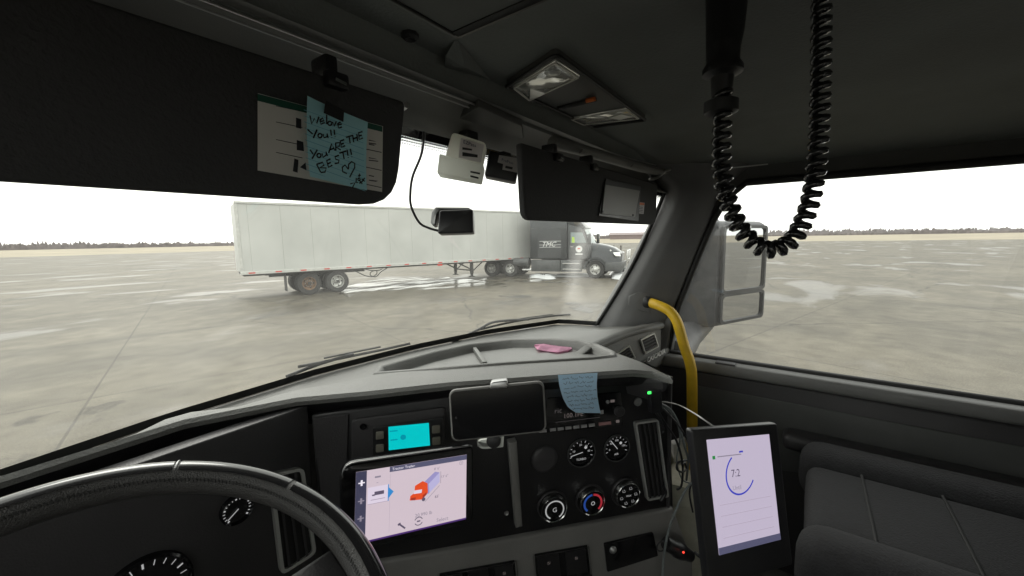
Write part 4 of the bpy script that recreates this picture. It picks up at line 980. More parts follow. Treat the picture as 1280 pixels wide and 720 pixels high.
bm = new(); tube(bm, [WC+(W1*math.cos(R(59.3))+W2*math.sin(R(59.3)))*(RW+math.cos(R(b))*.0176)+WN*math.sin(R(b))*.0196 for b in range(-60, 110, 10)], .0008, 6); obj('seam_bead', bm, 'satin', sw, 60)
bm = new()
for k in range(150):                                    # raised stitches along the inner side of the leather
    a = -20+k*1.0; d = W1*math.cos(R(a))+W2*math.sin(R(a)); t = -W1*math.sin(R(a))+W2*math.cos(R(a)); b = R(140)
    p = WC+d*RW+d*math.cos(b)*.0172+WN*math.sin(b)*.0192; s = (d*-math.sin(b)+WN*math.cos(b)).normalized()
    tube(bm, [p-s*.0018+t*.0008, p+s*.0018-t*.0008], .0005, 4)
so_ = obj('stitching', bm, 'rubber', sw, 60); so_['kind'] = 'stuff'
for a in (0, 180, 270):
    bm = new(); d = W1*math.cos(R(a))+W2*math.sin(R(a)); box(bm, WC+d*.13-WN*.02, (.17, .045, .016), (d, WN.cross(d), WN), .006); obj('spoke', bm, 'dash_charcoal', sw, 50)
bm = new(); lathe(bm, WC-WN*.02, (W1, W2, WN), [(.0, -.03), (.07, -.03), (.08, 0), (.07, .018), (.04, .026), (0, .028)], 32); obj('hub', bm, 'dash_charcoal', sw, 50)
bm = new(); tube(bm, [WC-WN*.04, WC-WN*.5+Y*.05], .03, 12); obj('column', bm, 'dash_charcoal', sw, 50)

# ---- sun visors
VY = .40
def VP(x, y, off=0): return ony(x, y, VY-off)
def visor(cs, rs, label, name='sun_visor'):
    v = thing(name, label, 'sun visor', (cs[0]+cs[1])/2, 'sun visors')
    bm = new(); prism(bm, rounded(cs, rs, 5), Y*.014, .005, 3); obj('panel', bm, 'visor_cloth', v, 50); return v
pv = visor([VP(652, 178), VP(822, 230), VP(820, 281), VP(657, 275)], [.006, .012, .032, .022], 'dark passenger sun visor with a vanity mirror')
dtl = Vector((-.33, VY, VP(370, 70).z-.008))
dv = visor([dtl, VP(508, 127), VP(496, 258), Vector((-.33, VY, VP(480, 257).z))], [.01, .008, .045, .03], 'dark driver sun visor holding a teal note and a placard')
def bracket(v, x, y, big=False):
    bm = new(); k = 1.6 if big else 1; c = VP(x, y, .004); box(bm, c, (.024*k, .012, .016*k), None, .003); box(bm, c+Vector((0, .02, .016)), (.014*k, .03, .022), None, .003); obj('clip', bm, 'black_plastic', v, 40)
    bm = new(); box(bm, c+Vector((0, -.008, -.003)), (.012*k, .003, .003), (Vector((1, 0, -.18)).normalized(), Y, Vector((.18, 0, 1)).normalized())); obj('clip_pin', bm, 'chrome', v)
bracket(pv, 698, 197); bracket(pv, 743, 209); bracket(dv, 420, 101)
# vanity mirror and warning tag on the passenger visor
bm = new(); prism(bm, rounded([VP(756, 223, .001), VP(800, 233, .001), VP(797, 277, .001), VP(747, 270, .001)], .003, 2), -Y*.003, .001, 1); vm = obj('mirror_frame', bm, 'black_plastic', pv, 40)
bm = new(); prism(bm, [VP(756, 231, .005), VP(799, 238.5, .005), VP(793, 271, .005), VP(752, 267, .005)], -Y*.002); obj('mirror_glass', bm, 'visor_mirror', vm)
for x, y in ((753.5, 264.5), (791.5, 269)):
    bm = new(); box(bm, VP(x, y, .008), (.006, .002, .005)); obj('mirror_stop', bm, 'black_plastic', vm)
bm = new(); prism(bm, [VP(797, 252.5, .001), VP(805.5, 253.5, .001), VP(804, 267.5, .001), VP(795.5, 266.5, .001)], -Y*.001); tg = obj('warning_tag', bm, 'label_paper', pv)
bm = new(); prism(bm, [VP(797.2, 252.8, .0025), VP(805.3, 253.8, .0025), VP(805, 256.5, .0025), VP(797, 255.6, .0025)], -Y*.0008); obj('tag_band', bm, 'orange', tg)
bm = new()
for k in range(4): quad(bm, [VP(797, 258+k*2, .0028), VP(803.5, 258.8+k*2, .0028), VP(803.5, 259.6+k*2, .0028), VP(797, 258.8+k*2, .0028)])
g_ = obj('tag_print', bm, 'card_dark', tg); g_['kind'] = 'stuff'
bm = new(); tube(bm, spline([VP(812, 224, 0), VP(822, 222), onx(832, 214, 1.36), onx(838, 212, 1.38)], 5), .004, 8); obj('pivot_rod', bm, 'satin', pv, 60)
bm = new(); tube(bm, [VP(508, 131), VP(512, 133)+Y*.02], .004, 8); obj('pivot_rod', bm, 'satin', dv, 60)
# placard on the driver visor
def vq(pts, off): return [VP(x, y, off) for x, y in pts]
bm = new(); prism(bm, vq([(322, 117), (478, 158), (477, 240), (322, 213)], .001), -Y*.001); card = obj('placard', bm, 'card', dv)
bm = new(); quad(bm, vq([(322, 117), (478, 158), (478, 165), (322, 126)], .0026)); obj('placard_header', bm, 'card_green', card)
bm = new()
for y0, y1 in ((190, 191), (212.5, 213.5), (234, 235)): quad(bm, vq([(430, y0-10), (477, y0), (477, y1), (430, y1-10)], .0026))
for y in (178, 181.5, 183, 200, 203, 222, 228): quad(bm, vq([(461, y-3.4), (467+random.random()*6, y-2), (467+random.random()*6, y-.8), (461, y-2.2)], .0026))
for y0 in (138, 158, 180, 196): quad(bm, vq([(345, y0-6), (378, y0+1), (378, y0+1.8), (345, y0-5.2)], .0026))
p_ = obj('placard_print', bm, 'card_dark', card); p_['kind'] = 'stuff'
for q4 in ([(370, 147), (376.5, 149), (376.5, 161), (370, 159.5)], [(371, 175), (379, 177.5), (380, 189), (371, 187.5)], [(368, 198), (373, 200), (372, 216), (366, 214)]):
    bm = new(); quad(bm, vq(q4, .0027)); obj('placard_symbol', bm, 'card_dark', card)
bm = new(); bm.faces.new([bm.verts.new(p) for p in vq([(375, 209), (382, 203), (383, 213)], .0033)]); obj('placard_symbol', bm, 'card_dark', card)
# teal note, handwritten
NB = lambda x, y, off=.006: VP(365+x/4.8, 110+y/4.8, off)
bm = new(); rows = []
for i in range(13):
    t = i/12; a = Vector(NB(60+30*t, 60+475*t)); b = Vector(NB(455-12*t, 205+410*t)); row = []
    for j in range(11):
        s = j/10; p = a.lerp(b, s); bow = .010*(1-t)**2*(1-s)**3+.004*(t**3)+.002*math.sin(s*3.1+t*2); row.append(p-Y*bow)
    rows.append(row)
loft(bm, rows); bmesh.ops.recalc_face_normals(bm, faces=bm.faces)
note = obj('sticky_note', bm, 'note_teal', None, 60); tag(note, 'teal lined note with large handwriting on the driver visor', 'note', 'handwritten notes')
def on_note(x, y): 
    a = NB(x, y); t = min(1, max(0, (y-60-(x-60)*.36)/475)); s = min(1, max(0, (x-60-30*t)/(395-42*t))); bow = .010*(1-t)**2*(1-s)**3+.004*t**3+.002*math.sin(s*3.1+t*2)
    return NB(x, y, .006+bow+.0012)
def circ(x, y, r, n=10): return [(x+r*math.cos(6.28*k/n-1.5), y+r*1.05*math.sin(6.28*k/n-1.5)) for k in range(n+1)]
STR = [[(108, 165), (118, 215), (135, 182), (148, 212), (162, 172)], [(168, 202), (192, 196), (185, 180), (168, 192), (173, 217), (197, 207)], [(208, 160), (208, 217)], circ(227, 212, 12),
       [(243, 203), (253, 228), (266, 200)], [(272, 222), (298, 217), (290, 204), (274, 214), (280, 240), (300, 234)],
       [(93, 248), (124, 276)], [(150, 250), (128, 300)], circ(168, 286, 12), [(186, 276), (192, 298), (212, 292), (210, 273), (217, 300)], [(232, 250), (236, 286)], [(238, 297), (239, 300)], [(253, 250), (256, 281)], [(258, 291), (259, 294)],
       [(108, 370), (127, 397)], [(152, 370), (120, 425)], circ(162, 405, 12), [(180, 392), (186, 416), (206, 402), (203, 382), (214, 408)],
       [(220, 390), (238, 335), (259, 376)], [(226, 371), (253, 361)], [(263, 376), (262, 330), (286, 328), (283, 350), (264, 353), (292, 372)], [(313, 310), (290, 318), (296, 356), (319, 346)], [(292, 338), (311, 331)],
       [(324, 296), (362, 285)], [(343, 291), (349, 332)], [(364, 281), (370, 326)], [(389, 276), (394, 319)], [(367, 304), (391, 297)], [(423, 262), (400, 268), (403, 309), (425, 300)], [(402, 288), (419, 283)],
       [(148, 458), (172, 505)], [(148, 458), (184, 446), (192, 464), (164, 478), (206, 480), (198, 504), (172, 507)], [(231, 425), (208, 436), (219, 476), (242, 463)], [(213, 456), (233, 446)],
       [(282, 404), (258, 412), (263, 428), (282, 433), (279, 449), (256, 454)], [(284, 391), (326, 378)], [(305, 385), (313, 426)], [(330, 370), (336, 406)], [(337, 415), (338, 419)], [(350, 365), (357, 401)], [(359, 411), (360, 415)],
       [(338, 488), (318, 462), (302, 476), (304, 502), (330, 514)], [(338, 488), (340, 458), (358, 442), (376, 452), (376, 478), (358, 512), (346, 536)],
       [(350, 575), (378, 568), (362, 600)], [(386, 540), (384, 568), (396, 566)], circ(402, 548, 7), [(398, 522), (402, 536), (406, 514), (411, 528)], [(404, 572), (424, 558)], [(406, 556), (422, 576)], [(418, 545), (436, 560)], [(436, 540), (420, 562)]]
NV = -Y
ink = new()
for s in STR: ribbon(ink, [on_note(x, y) for x, y in s], .0014, NV)
o = obj('handwriting', ink, 'ink', note); o['kind'] = 'stuff'
bm = new()
for k in range(11):
    y0 = 130+k*36; ribbon(bm, [on_note(72+k*1.5+dx, y0+dx*.36)+Y*.0004 for dx in (0, 90, 180, 270, 355)], .0006, NV)
o = obj('ruled_lines', bm, 'ruled_blue', note); o['kind'] = 'stuff'
bm = new(); prism(bm, [NB(200, 75, .018), NB(312, 135, .018), NB(306, 203, .018), NB(190, 150, .018)], -Y*.0006); tag(obj('tape_piece', bm, 'rubber'), 'black tape piece holding the teal note to the visor', 'tape')

# ---- boxes stuck to the windshield
def dev(cs, D0, th, label, name, m, cat, grp=None, rnd=.004):
    t = thing(name, label, cat, ond(sum(c[0] for c in cs)/4, sum(c[1] for c in cs)/4, D0), grp); return t
tw = thing('toll_transponder', 'white two-piece toll box with a printed label stuck on the windshield', 'transponder', ond(577, 222, .78), 'toll boxes on the windshield')
vd = V(f_)
def slabpx(cs, D, th, r=.004, bev=.002): 
    Ds = D if isinstance(D, (list, tuple)) else [D]*len(cs); bm = new(); prism(bm, rounded([ond(x, y, d) for (x, y), d in zip(cs, Ds)], r, 4), vd*th, bev, 2); return bm
obj('upper_case', slabpx([(565, 164), (608, 178), (602, 206), (555, 199)], .72, .03, .008, .004), 'box_white', tw, 50)
obj('label', slabpx([(576, 172), (605, 181), (601, 203), (573, 197)], .7185, .0012, .002, 0), 'box_label', tw)
bm = new(); 
ex = (ond(602, 181, .717)-ond(577, 173, .717)).normalized(); ey = u_; 
obj('label_letters', text_bm('EZPass', .0085, ond(579, 179, .7172), ex, V(u_), -vd), 'ink_blue', tw)
for k, (x0, y0, x1, y1) in enumerate(((578, 184, 590, 187), (578, 190, 597, 195))):
    bm = new(); quad(bm, [ond(x0, y0, .7172), ond(x1, y0+(x1-x0)*.18, .7172), ond(x1, y1+(x1-x0)*.1, .7172), ond(x0, y1, .7172)]); obj('label_barcode', bm, 'scr_grey' if 0 else 'card_dark', tw)
obj('lower_case', slabpx([(549, 192), (605, 206), (601, 226), (546, 216)], .70, .03, .003, .002), 'box_lower', tw, 50)
ex2 = (ond(600, 217, .69)-ond(588, 214.5, .69)).normalized()
for yy, x1 in ((213.5, 600), (219, 598)):
    bm = new(); quad(bm, [ond(588, yy, .6985), ond(x1, yy+2.4, .6985), ond(x1, yy+4.6, .6985), ond(588, yy+2.2, .6985)]); obj('case_print', bm, 'card_dark', tw)
tb = thing('toll_transponder', 'black toll box with a white label stuck on the windshield next to the visor', 'transponder', ond(628, 210, .80), 'toll boxes on the windshield')
obj('case', slabpx([(612, 187), (650, 197), (645, 227), (605, 219)], .80, .03, .006, .004), 'black_plastic', tb, 50)
bm = new(); prism(bm, [ond(x, y, .7985) for x, y in ((624, 194), (649, 198), (647, 216), (628, 212), (629, 205), (622, 203))], -vd*.0008); obj('label', bm, 'label_paper', tb)
obj('label_letters', text_bm('PrePass', .0080, ond(627, 201, .7970), ex, V(u_), -vd), 'ink_blue', tb)
bm = new(); quad(bm, [ond(632, 207, .797), ond(641, 209, .797), ond(640.5, 212, .797), ond(631.5, 210, .797)]); obj('label_barcode', bm, 'card_dark', tb)
for t_2, pts in ((tw, [(585, 175, .76), (560, 168, .80)]), (tb, [(628, 200, .84), (630, 196, .9)])):
    bm = new(); box(bm, ond(*pts[0]), (.03, .03, .03), None, .004); obj('mount_pad', bm, 'black_plastic', t_2)
bm = new(); tube(bm, spline([ond(567, 164, .75), ond(556, 163, .76), ond(548, 167, .765), ond(552, 171, .765), ond(562, 168, .76)], 6), .0022, 6); obj('lead', bm, 'cable', tw, 60)

# ---- black camera hanging from its wire
dc = thing('dash_camera', 'black box camera with grey bracket and a wire on the windshield', 'camera', ond(565, 290, .86))
def rot(c, cs): return cs
obj('body', slabpx([(549, 263), (591, 261.5), (591.5, 290.5), (547, 292)], .80, .035, .004, .003), 'black_plastic', dc, 50)
bm = new(); pr_ = [ond(541, 282, .81), ond(538, 278, .815), ond(539.5, 265, .82), ond(544, 258.5, .82), ond(585, 259, .82), ond(590, 261.5, .815), ond(590, 263.5, .81), ond(551, 262.5, .81), ond(546, 268, .81), ond(544, 281, .81)]
prism(bm, pr_, vd*.03, .002); obj('bracket', bm, 'grey_bracket', dc, 50)
bm = new(); tube(bm, spline([ond(528, 152, .70), ond(530, 172, .72), ond(526, 195, .74), ond(516, 220, .76), ond(513, 240, .77), ond(514, 258, .785), ond(524, 278, .80), ond(536, 285, .805), ond(548, 288.5, .805)], 8), .0024, 8); obj('wire', bm, 'cable', dc, 60)
bm = new(); box(bm, ond(562, 270, .87), (.03, .06, .03), None, .004); obj('mount_pad', bm, 'black_plastic', dc)

# ---- lamp console in the ceiling
lc = thing('lamp_console', 'black ceiling lamp console with two clear reading lights', 'ceiling lamp', E3(.74, .37, .262))
PL = lambda x, y, dz=0: onz(x, y, .262-dz)
# console outline on the ceiling: rear-left, rear-right, front-right, front-left
rl, rr_, fr2, fl2 = [Vector((p.x, p.y, H+.262)) for p in (onz(695, 66, .262), onz(807, 149, .262), onz(741, 158, .262), onz(632, 107, .262))]
co = rounded([rl, rr_, fr2, fl2], [.012, .004, .006, .006], 4)
bm = new(); prism(bm, co, Z*.012, .003); obj('bezel', bm, 'trim_dark', lc, 50)
bm = new(); tube(bm, [p-Z*.002 for p in co], .0032, 8, closed=True); obj('bezel_rim', bm, 'rubber', lc, 60)
def lens(px4, nm):
    cs = [onz(x, y, .2585) for x, y in px4]; bm = new(); prism(bm, rounded(cs, .004, 3), Z*.006, .001, 1); l = obj('reading_light', bm, 'lens', lc, 50)
    ctr = sum(cs, Vector())/len(cs); fo = rounded([p+(ctr-p)*.03 for p in cs], .004, 3); fi = rounded([p+(ctr-p)*.10 for p in cs], .004, 3)
    bm = new(); frame_ring(bm, [p-Z*.0005 for p in fo], [p-Z*.0005 for p in fi], -Z*.0015); obj('lens_rim', bm, 'white_plastic', l, 40)
    return l
l1 = lens([(695, 76), (726, 96), (661, 126), (640, 110)], 'l'); l2 = lens([(785, 136), (801, 148), (728, 156), (712, 149)], 'r')
bm = new(); lathe(bm, onz(691, 91, .258), (X, Y, -Z), [(.013, 0), (.012, .0015), (.006, .003), (0, .0032)], 20); obj('bulb', bm, 'lens_inner', l1, 50)
bm = new(); prism(bm, [onz(x, y, .2565) for x, y in ((663, 112), (667, 112), (682, 117), (662, 125))], Z*.002); obj('reflector', bm, 'lens_inner', l1)
bm = new(); prism(bm, [onz(x, y, .2565) for x, y in ((760, 148), (776, 143), (792, 146), (775, 150))], Z*.002); obj('reflector', bm, 'lens_inner', l2)
bm = new(); bm2 = None
sl1, sl2 = onz(698, 135, .260), onz(745, 124, .260); tube(bm, [sl1, sl1.lerp(sl2, .5), sl2], [.004, .005, .0045], 10); obj('switch_slot', bm, 'rubber_seal', lc, 60)
bm = new(); a, b = onz(733, 126, .2565), onz(744, 123.5, .2565); tube(bm, [a, b], .0042, 8); obj('switch_tab', bm, 'orange', lc, 60)

# ---- yellow grab handle
gh = thing('grab_handle', 'bright yellow tube grab handle at the passenger door pillar', 'handle', onx(865, 560, 1.36))
gp = [onx(812, 378, 1.385), onx(826, 383, 1.372), onx(838, 390, 1.365), onx(847, 404, 1.36), onx(855, 432, 1.36), onx(863, 456, 1.36), onx(865, 485, 1.36), onx(865, 560, 1.36), onx(865, 620, 1.37)]
bm = new(); tube(bm, spline(gp, 6), .0165, 16); obj('bar', bm, 'yellow', gh, 60)
from mathutils.bvhtree import BVHTree
_b = bmesh.new(); _b.from_mesh(pr.data); _tr = BVHTree.FromBMesh(_b)
def on_pillar(x, y):
    h = _tr.ray_cast(V(EYE)-ORG[pr.name], V(ray(x, y)).normalized())
    return h[0]+ORG[pr.name] if h[0] else onx(x, y, 1.4)
soc = [on_pillar(x, y)+Vector((-.003, -.002, 0)) for x, y in ((786, 370), (798, 364.5), (812, 368), (812, 391), (801, 389), (785, 381))]
bm = new(); prism(bm, soc, Vector((.02, .015, 0)), .003); obj('socket', bm, 'pillar_grey', gh, 50)
bm = new(); lathe(bm, gp[0]+(gp[0]-gp[1]).normalized()*.002, basis(Z, (gp[1]-gp[0]).cross(Z)), [(.021, -.012), (.0205, .004), (.017, .008)], 20); obj('collar', bm, 'rubber', gh, 50)
bm = new(); lathe(bm, gp[-1], (X, Y, Z), [(.0, -.04), (.026, -.04), (.026, -.005), (.017, .01)], 16); obj('foot', bm, 'rubber', gh, 50)

# ---- coiled microphone cord
cc = thing('coiled_cord', 'black coiled microphone cord hanging from the ceiling by the door', 'cord', ond(905, 262, .45))
bm = new(); lathe(bm, ond(903, 92, .45), basis(X, Y), [(.0, .03), (.017, .03), (.017, .012), (.021, .006), (.021, 0), (.012, -.004), (.010, -.026), (.018, -.030), (.018, -.042), (.011, -.046), (0, -.046)], 20); obj('boot', bm, 'rubber', cc, 40)
bm = new(); tube(bm, [ond(903, 70, .45), ond(906, 40, .455), ond(910, -30, .46)], [.017, .020, .024], 16); obj('ceiling_stem', bm, 'rubber', cc, 50)
path = spline([ond(904, 112, .45), ond(903, 150, .45), ond(902, 200, .45), ond(906, 235, .45), ond(914, 262, .45), ond(930, 292, .45), ond(958, 312, .45), ond(990, 300, .45), ond(1012, 255, .45), ond(1022, 190, .45), ond(1026, 110, .45), ond(1027, 20, .45), ond(1027, -30, .45)], 10)
L_ = [0]
for a, b in zip(path, path[1:]): L_.append(L_[-1]+(b-a).length)
hel = []; tot = L_[-1]; pitch = .0122; turns = tot/pitch; nst = int(turns*12); up = Vector((1, 0, 0)); i = 0
for k in range(nst+1):
    s = tot*k/nst
    while i < len(path)-2 and L_[i+1] < s: i += 1
    t = (s-L_[i])/(L_[i+1]-L_[i]); p = path[i].lerp(path[i+1], t); d = (path[i+1]-path[i]).normalized(); up = (up-d*up.dot(d)).normalized(); q = d.cross(up); a = 2*math.pi*k/12
    hel.append(p+(up*math.cos(a)+q*math.sin(a))*.0066)
bm = new(); tube(bm, hel, .0042, 6); obj('coil', bm, 'wheel_gloss', cc, 70)

# ---- driver's routing screen on its arm
es = thing('routing_screen', 'lit navigation screen showing a red truck, in front of the dash', 'screen', ond(515, 690, .65))
q4 = [ond(445, 590, .58), ond(583, 568, .655), ond(590, 645, .655), ond(457, 677, .58)]
SX, SY, SN = basis(q4[1]-q4[0], q4[0]-q4[3]); 
if SN.dot(V(EYE)-q4[0]) < 0: SN = -SN
SO = q4[0]; sw_ = (q4[1]-q4[0]).length; shh = ((q4[0]-q4[3]).length+(q4[1]-q4[2]).length)/2
def U(u, v, off=.0): return SO+SX*u*sw_-SY*v*shh+SN*off
ob = rounded([U(-.125, -.135), U(1.075, -.125), U(1.085, 1.10), U(-.115, 1.10)], [.022, .008, .014, .014], 5)
bm = new(); prism(bm, ob, -SN*.022, .004, 2); obj('housing', bm, 'gloss_black', es, 50)
bm = new(); tube(bm, [p-SN*.001 for p in ob[3:9]], .0012, 6); obj('edge_glint', bm, 'satin', es, 60)
bm = new(); quad(bm, [U(0, 0, .0008), U(1, 0, .0008), U(1, 1, .0008), U(0, 1, .0008)]); scn = obj('display', bm, 'scr_white', es)
def ui(name, pts, m, off=.0014): bm = new(); bm.faces.new([bm.verts.new(U(u, v, off)) for u, v in pts]); return obj(name, bm, m, scn)
def rect(u0, v0, u1, v1): return [(u0, v0), (u1, v0), (u1, v1), (u0, v1)]
def uit(s, u, v, h, m, off=.0018, al='LEFT'): return obj('screen_text', text_bm(s, h*shh*1.3, U(u, v, off), SX, SY, SN, al), m, scn)
ui('side_bar', rect(0, 0, .088, 1), 'scr_nav'); ui('title_bar', rect(.28, 0, 1, .075), 'scr_slate'); ui('bottom_glow', rect(.088, .975, 1, 1), 'scr_purple')
for v, m in ((.16, 'scr_titl'), (.41, 'scr_grey'), (.65, 'scr_grey')):
    for a, b in ((.026, .008), (.008, .04)): ui('side_icon', rect(.047-a, v-b, .047+a, v+b), m, .0018+.0002*(a < .01))
ui('column_line', rect(.285, .1, .287, .93), 'scr_line'); ui('selected_tile', rect(.10, .245, .272, .48), 'scr_tile'); ui('tile_border', rect(.268, .245, .276, .48), 'scr_blue', .0017)
ui('tile_border', rect(.10, .475, .272, .482), 'scr_line', .0017)
ui('pointer_mark', [(.276, .29), (.318, .36), (.276, .44)], 'scr_blue', .0017)
ui('list_icon', rect(.155, .10, .205, .125), 'scr_grey'); ui('list_icon', rect(.17, .19, .185, .2), 'scr_line')
ui('list_icon', rect(.155, .315, .235, .365), 'scr_text', .0018); ui('list_icon', rect(.135, .35, .16, .37), 'scr_text', .0018); ui('list_line', rect(.125, .42, .245, .43), 'scr_line', .0018)
uit('Tractor Trailer', .30, .055, .042, 'scr_titl'); uit("8' 6\"", .68, .155, .04, 'scr_grey'); uit("13' 6\"", .745, .29, .04, 'scr_grey'); uit("65'", .69, .575, .045, 'scr_text'); uit('20,990 lb', .51, .80, .055, 'scr_grey'); uit('Select', .71, .94, .06, 'scr_grey')
ui('truck_trailer', [(.57, .33), (.69, .18), (.73, .20), (.735, .345), (.625, .50), (.60, .42)], 'scr_lav', .0017); ui('truck_trailer_side', [(.63, .345), (.733, .20), (.735, .345), (.64, .48)], 'scr_lav2', .0020)
ui('truck_cab', [(.505, .335), (.575, .285), (.62, .33), (.625, .47), (.575, .555), (.46, .535), (.465, .47), (.50, .44)], 'scr_orange', .0023); ui('truck_window', [(.50, .40), (.57, .405), (.565, .455), (.495, .45)], 'scr_tile', .0026); ui('truck_grille', [(.472, .50), (.515, .505), (.51, .545), (.468, .535)], 'scr_orange_dark', .0026)
ui('truck_fender', [(.575, .50), (.61, .46), (.615, .49), (.578, .545)], 'scr_orange_dark', .0026)
bm = new(); lathe(bm, U(.585, .555, .0026), (SX, SY, SN), [(.0028, 0), (.0028, .0003), (0, .0003)], 12); obj('truck_wheel', bm, 'scr_text', scn)
bm = new(); ribbon(bm, [U(.745, .19, .0016), U(.745, .37, .0016)], .0006, SN); obj('size_line', bm, 'scr_grey', scn); bm = new(); ribbon(bm, [U(.60, .60, .0016), U(.735, .40, .0016)], .0006, SN); obj('size_line', bm, 'scr_grey', scn)
bm = new(); ribbon(bm, [U(.372, .845, .0016), U(.425, .925, .0016)], .0024, SN); ribbon(bm, [U(.362, .86, .0016), U(.372, .845, .0016), U(.385, .84, .0016)], .0028, SN); obj('wrench_icon', bm, 'scr_text', scn)
bm = new(); ribbon(bm, [U(.545+.036*math.cos(a), .865+.058*math.sin(a), .0016) for a in np.linspace(.4, 2.7, 10)], .0012, SN); ribbon(bm, [U(.545+.036*math.cos(a), .865+.058*math.sin(a), .0016) for a in np.linspace(3.5, 5.9, 10)], .0012, SN); ribbon(bm, [U(.53, .865, .0016), U(.56, .865, .0016)], .002, SN); obj('swap_icon', bm, 'scr_text', scn)
bm = new(); ribbon(bm, [U(.945+.018*math.cos(a), .115+.028*math.sin(a), .0016) for a in np.linspace(0, 6.29, 14)], .0005, SN); ribbon(bm, [U(.94, .115, .0016), U(.95, .115, .0016)], .0014, SN); obj('close_icon', bm, 'scr_grey', scn)
mp_ = U(.5, .5, -.02)
bm = new(); tube(bm, [mp_, mp_-SN*.06-Z*.02, FP(520, 650, .01)], .011, 10); lathe(bm, mp_, basis(SX, SY), [(.03, 0), (.028, -.012), (.012, -.02)], 20); obj('mount_arm', bm, 'rubber', es, 50)

# ---- phone on its clamp
ph = thing('smartphone', 'dark phone held sideways in a dash clamp', 'phone', ond(622, 548, .66))
p4 = [ond(560.5, 488, .665), ond(680, 476, .665), ond(683.5, 540, .665), ond(564.5, 553, .665)]
HX, HY, HN = basis(p4[1]-p4[0], p4[0]-p4[3])
if HN.dot(V(EYE)-p4[0]) < 0: HN = -HN
bm = new(); prism(bm, rounded(p4, .013, 6), -HN*.009, .0025, 2); obj('case', bm, 'satin' if 0 else 'lower_grey', ph, 50)
ins = [p+((p4[i-1]-p).normalized()+(p4[(i+1) % 4]-p).normalized())*.003+HN*.0006 for i, p in enumerate(p4)]
bm = new(); bm.faces.new([bm.verts.new(p) for p in rounded(ins, .011, 6)]); obj('glass', bm, 'gloss_black', ph)
bm = new(); lathe(bm, ond(570, 522, .664), (HX, HY, HN), [(.0016, 0), (.0016, .0004), (0, .0004)], 10); obj('front_camera', bm, 'dash_charcoal', ph)
pm = thing('phone_clamp', 'silver and black phone clamp fixed to the centre stack', 'phone holder', FP(625, 556, .03), None)
def hp(x, y, D=.668): return ond(x, y, D)
bm = new(); prism(bm, rounded([hp(613, 478, .662), hp(634, 475.5, .662), hp(635, 485, .662), hp(612, 487, .662)], .004, 3), -HN*.022, .002); obj('top_jaw', bm, 'satin', pm, 50)
bm = new(); prism(bm, rounded([hp(596, 551, .674), hp(630, 546, .674), hp(629, 559, .674), hp(598, 562, .674)], [.008, .002, .002, .012], 4), -HN*.008, .002); obj('bottom_jaw', bm, 'white_translucent', pm, 50)
bm = new(); lathe(bm, hp(617, 551, .672), (HX, HY, HN), [(.012, -.004), (.012, .002), (.008, .004), (0, .004)], 20); obj('ratchet', bm, 'rubber', pm, 50)
bm = new(); box(bm, hp(622, 515, .69), (.05, .06, .016), (HX, HY, HN), .004); obj('back_plate', bm, 'black_plastic', pm, 50)
bm = new(); tube(bm, [hp(622, 520, .695), FP(628, 530, .02), FP(628, 530, .0)], .012, 10); obj('stem', bm, 'black_plastic', pm, 50)

# ---- blue note on the radio
def NB2(x, y, off=.03): return FP(690+x/8, 455+y/8, off)
cn = [(60, 110), (455, 88), (485, 492), (215, 480)]
bm = new(); rows = []
Lp = [(60, 110), (75, 230), (110, 345), (160, 435), (240, 487)]; Rp = [(455, 88), (447, 200), (452, 300), (466, 400), (487, 492)]
lN = interp([Vector((*p, 0)) for p in Lp], 13); rN = interp([Vector((*p, 0)) for p in Rp], 13)
def bow2(t, s): return .040+.022*s*(1-t)+.012*t*t*(1-s)+.006*math.sin(t*2.5)
for i in range(13):
    t = i/12; rows.append([NB2(lN[i].x+(rN[i].x-lN[i].x)*j/10, lN[i].y+(rN[i].y-lN[i].y)*j/10, bow2(t, j/10)) for j in range(11)])
loft(bm, rows); n2_ = obj('sticky_note', bm, 'note_blue', None, 60); tag(n2_, 'light blue handwritten note with a curled corner stuck above the radio', 'note', 'handwritten notes')
bm = new(); random.seed(5)
def np2(t, s):
    i = min(11, int(t*12)); k = t*12-i; l = lN[i].lerp(lN[i+1], k); r = rN[i].lerp(rN[i+1], k)
    return NB2(l.x+(r.x-l.x)*s, l.y+(r.y-l.y)*s, bow2(t, s)+.0012)
for row in range(8):
    t0 = .10+row*.108; s = .07+.05*random.random()
    while s < .9-.12*(row > 5):
        wl = random.uniform(.10, .2); pts = []; m = int(wl/.018)
        for k in range(m+1): pts.append(np2(min(.98, t0+random.uniform(-.024, .024)-(.03 if random.random() < .15 else 0)), min(.97, s+wl*k/max(1, m))))
        if len(pts) > 1: ribbon(bm, pts, .0008, FN)
        s += wl+.04
o = obj('handwriting', bm, 'ink_blue', n2_); o['kind'] = 'stuff'
# ---- pink slip in the tray
def TF(x, y, up): return on_floor(x, y, up)
bm = new(); loft(bm, [[TF(668, 433, .004), TF(672, 437, .008), TF(683, 439, .003), TF(697, 440.5, .006), TF(709, 439.5, .004)], [TF(668, 431, .010), TF(676, 432, .014), TF(688, 434, .008), TF(701, 435, .010), TF(715, 436, .008)], [TF(673, 429, .006), TF(680, 429.5, .010), TF(690, 431.5, .007), TF(702, 433, .006), TF(714, 434, .004)]])
bmesh.ops.solidify(bm, geom=list(bm.faces), thickness=.0008)
tag(obj('pink_slip', bm, 'pink', None), 'crumpled pink paper slip lying in the dash tray', 'paper')

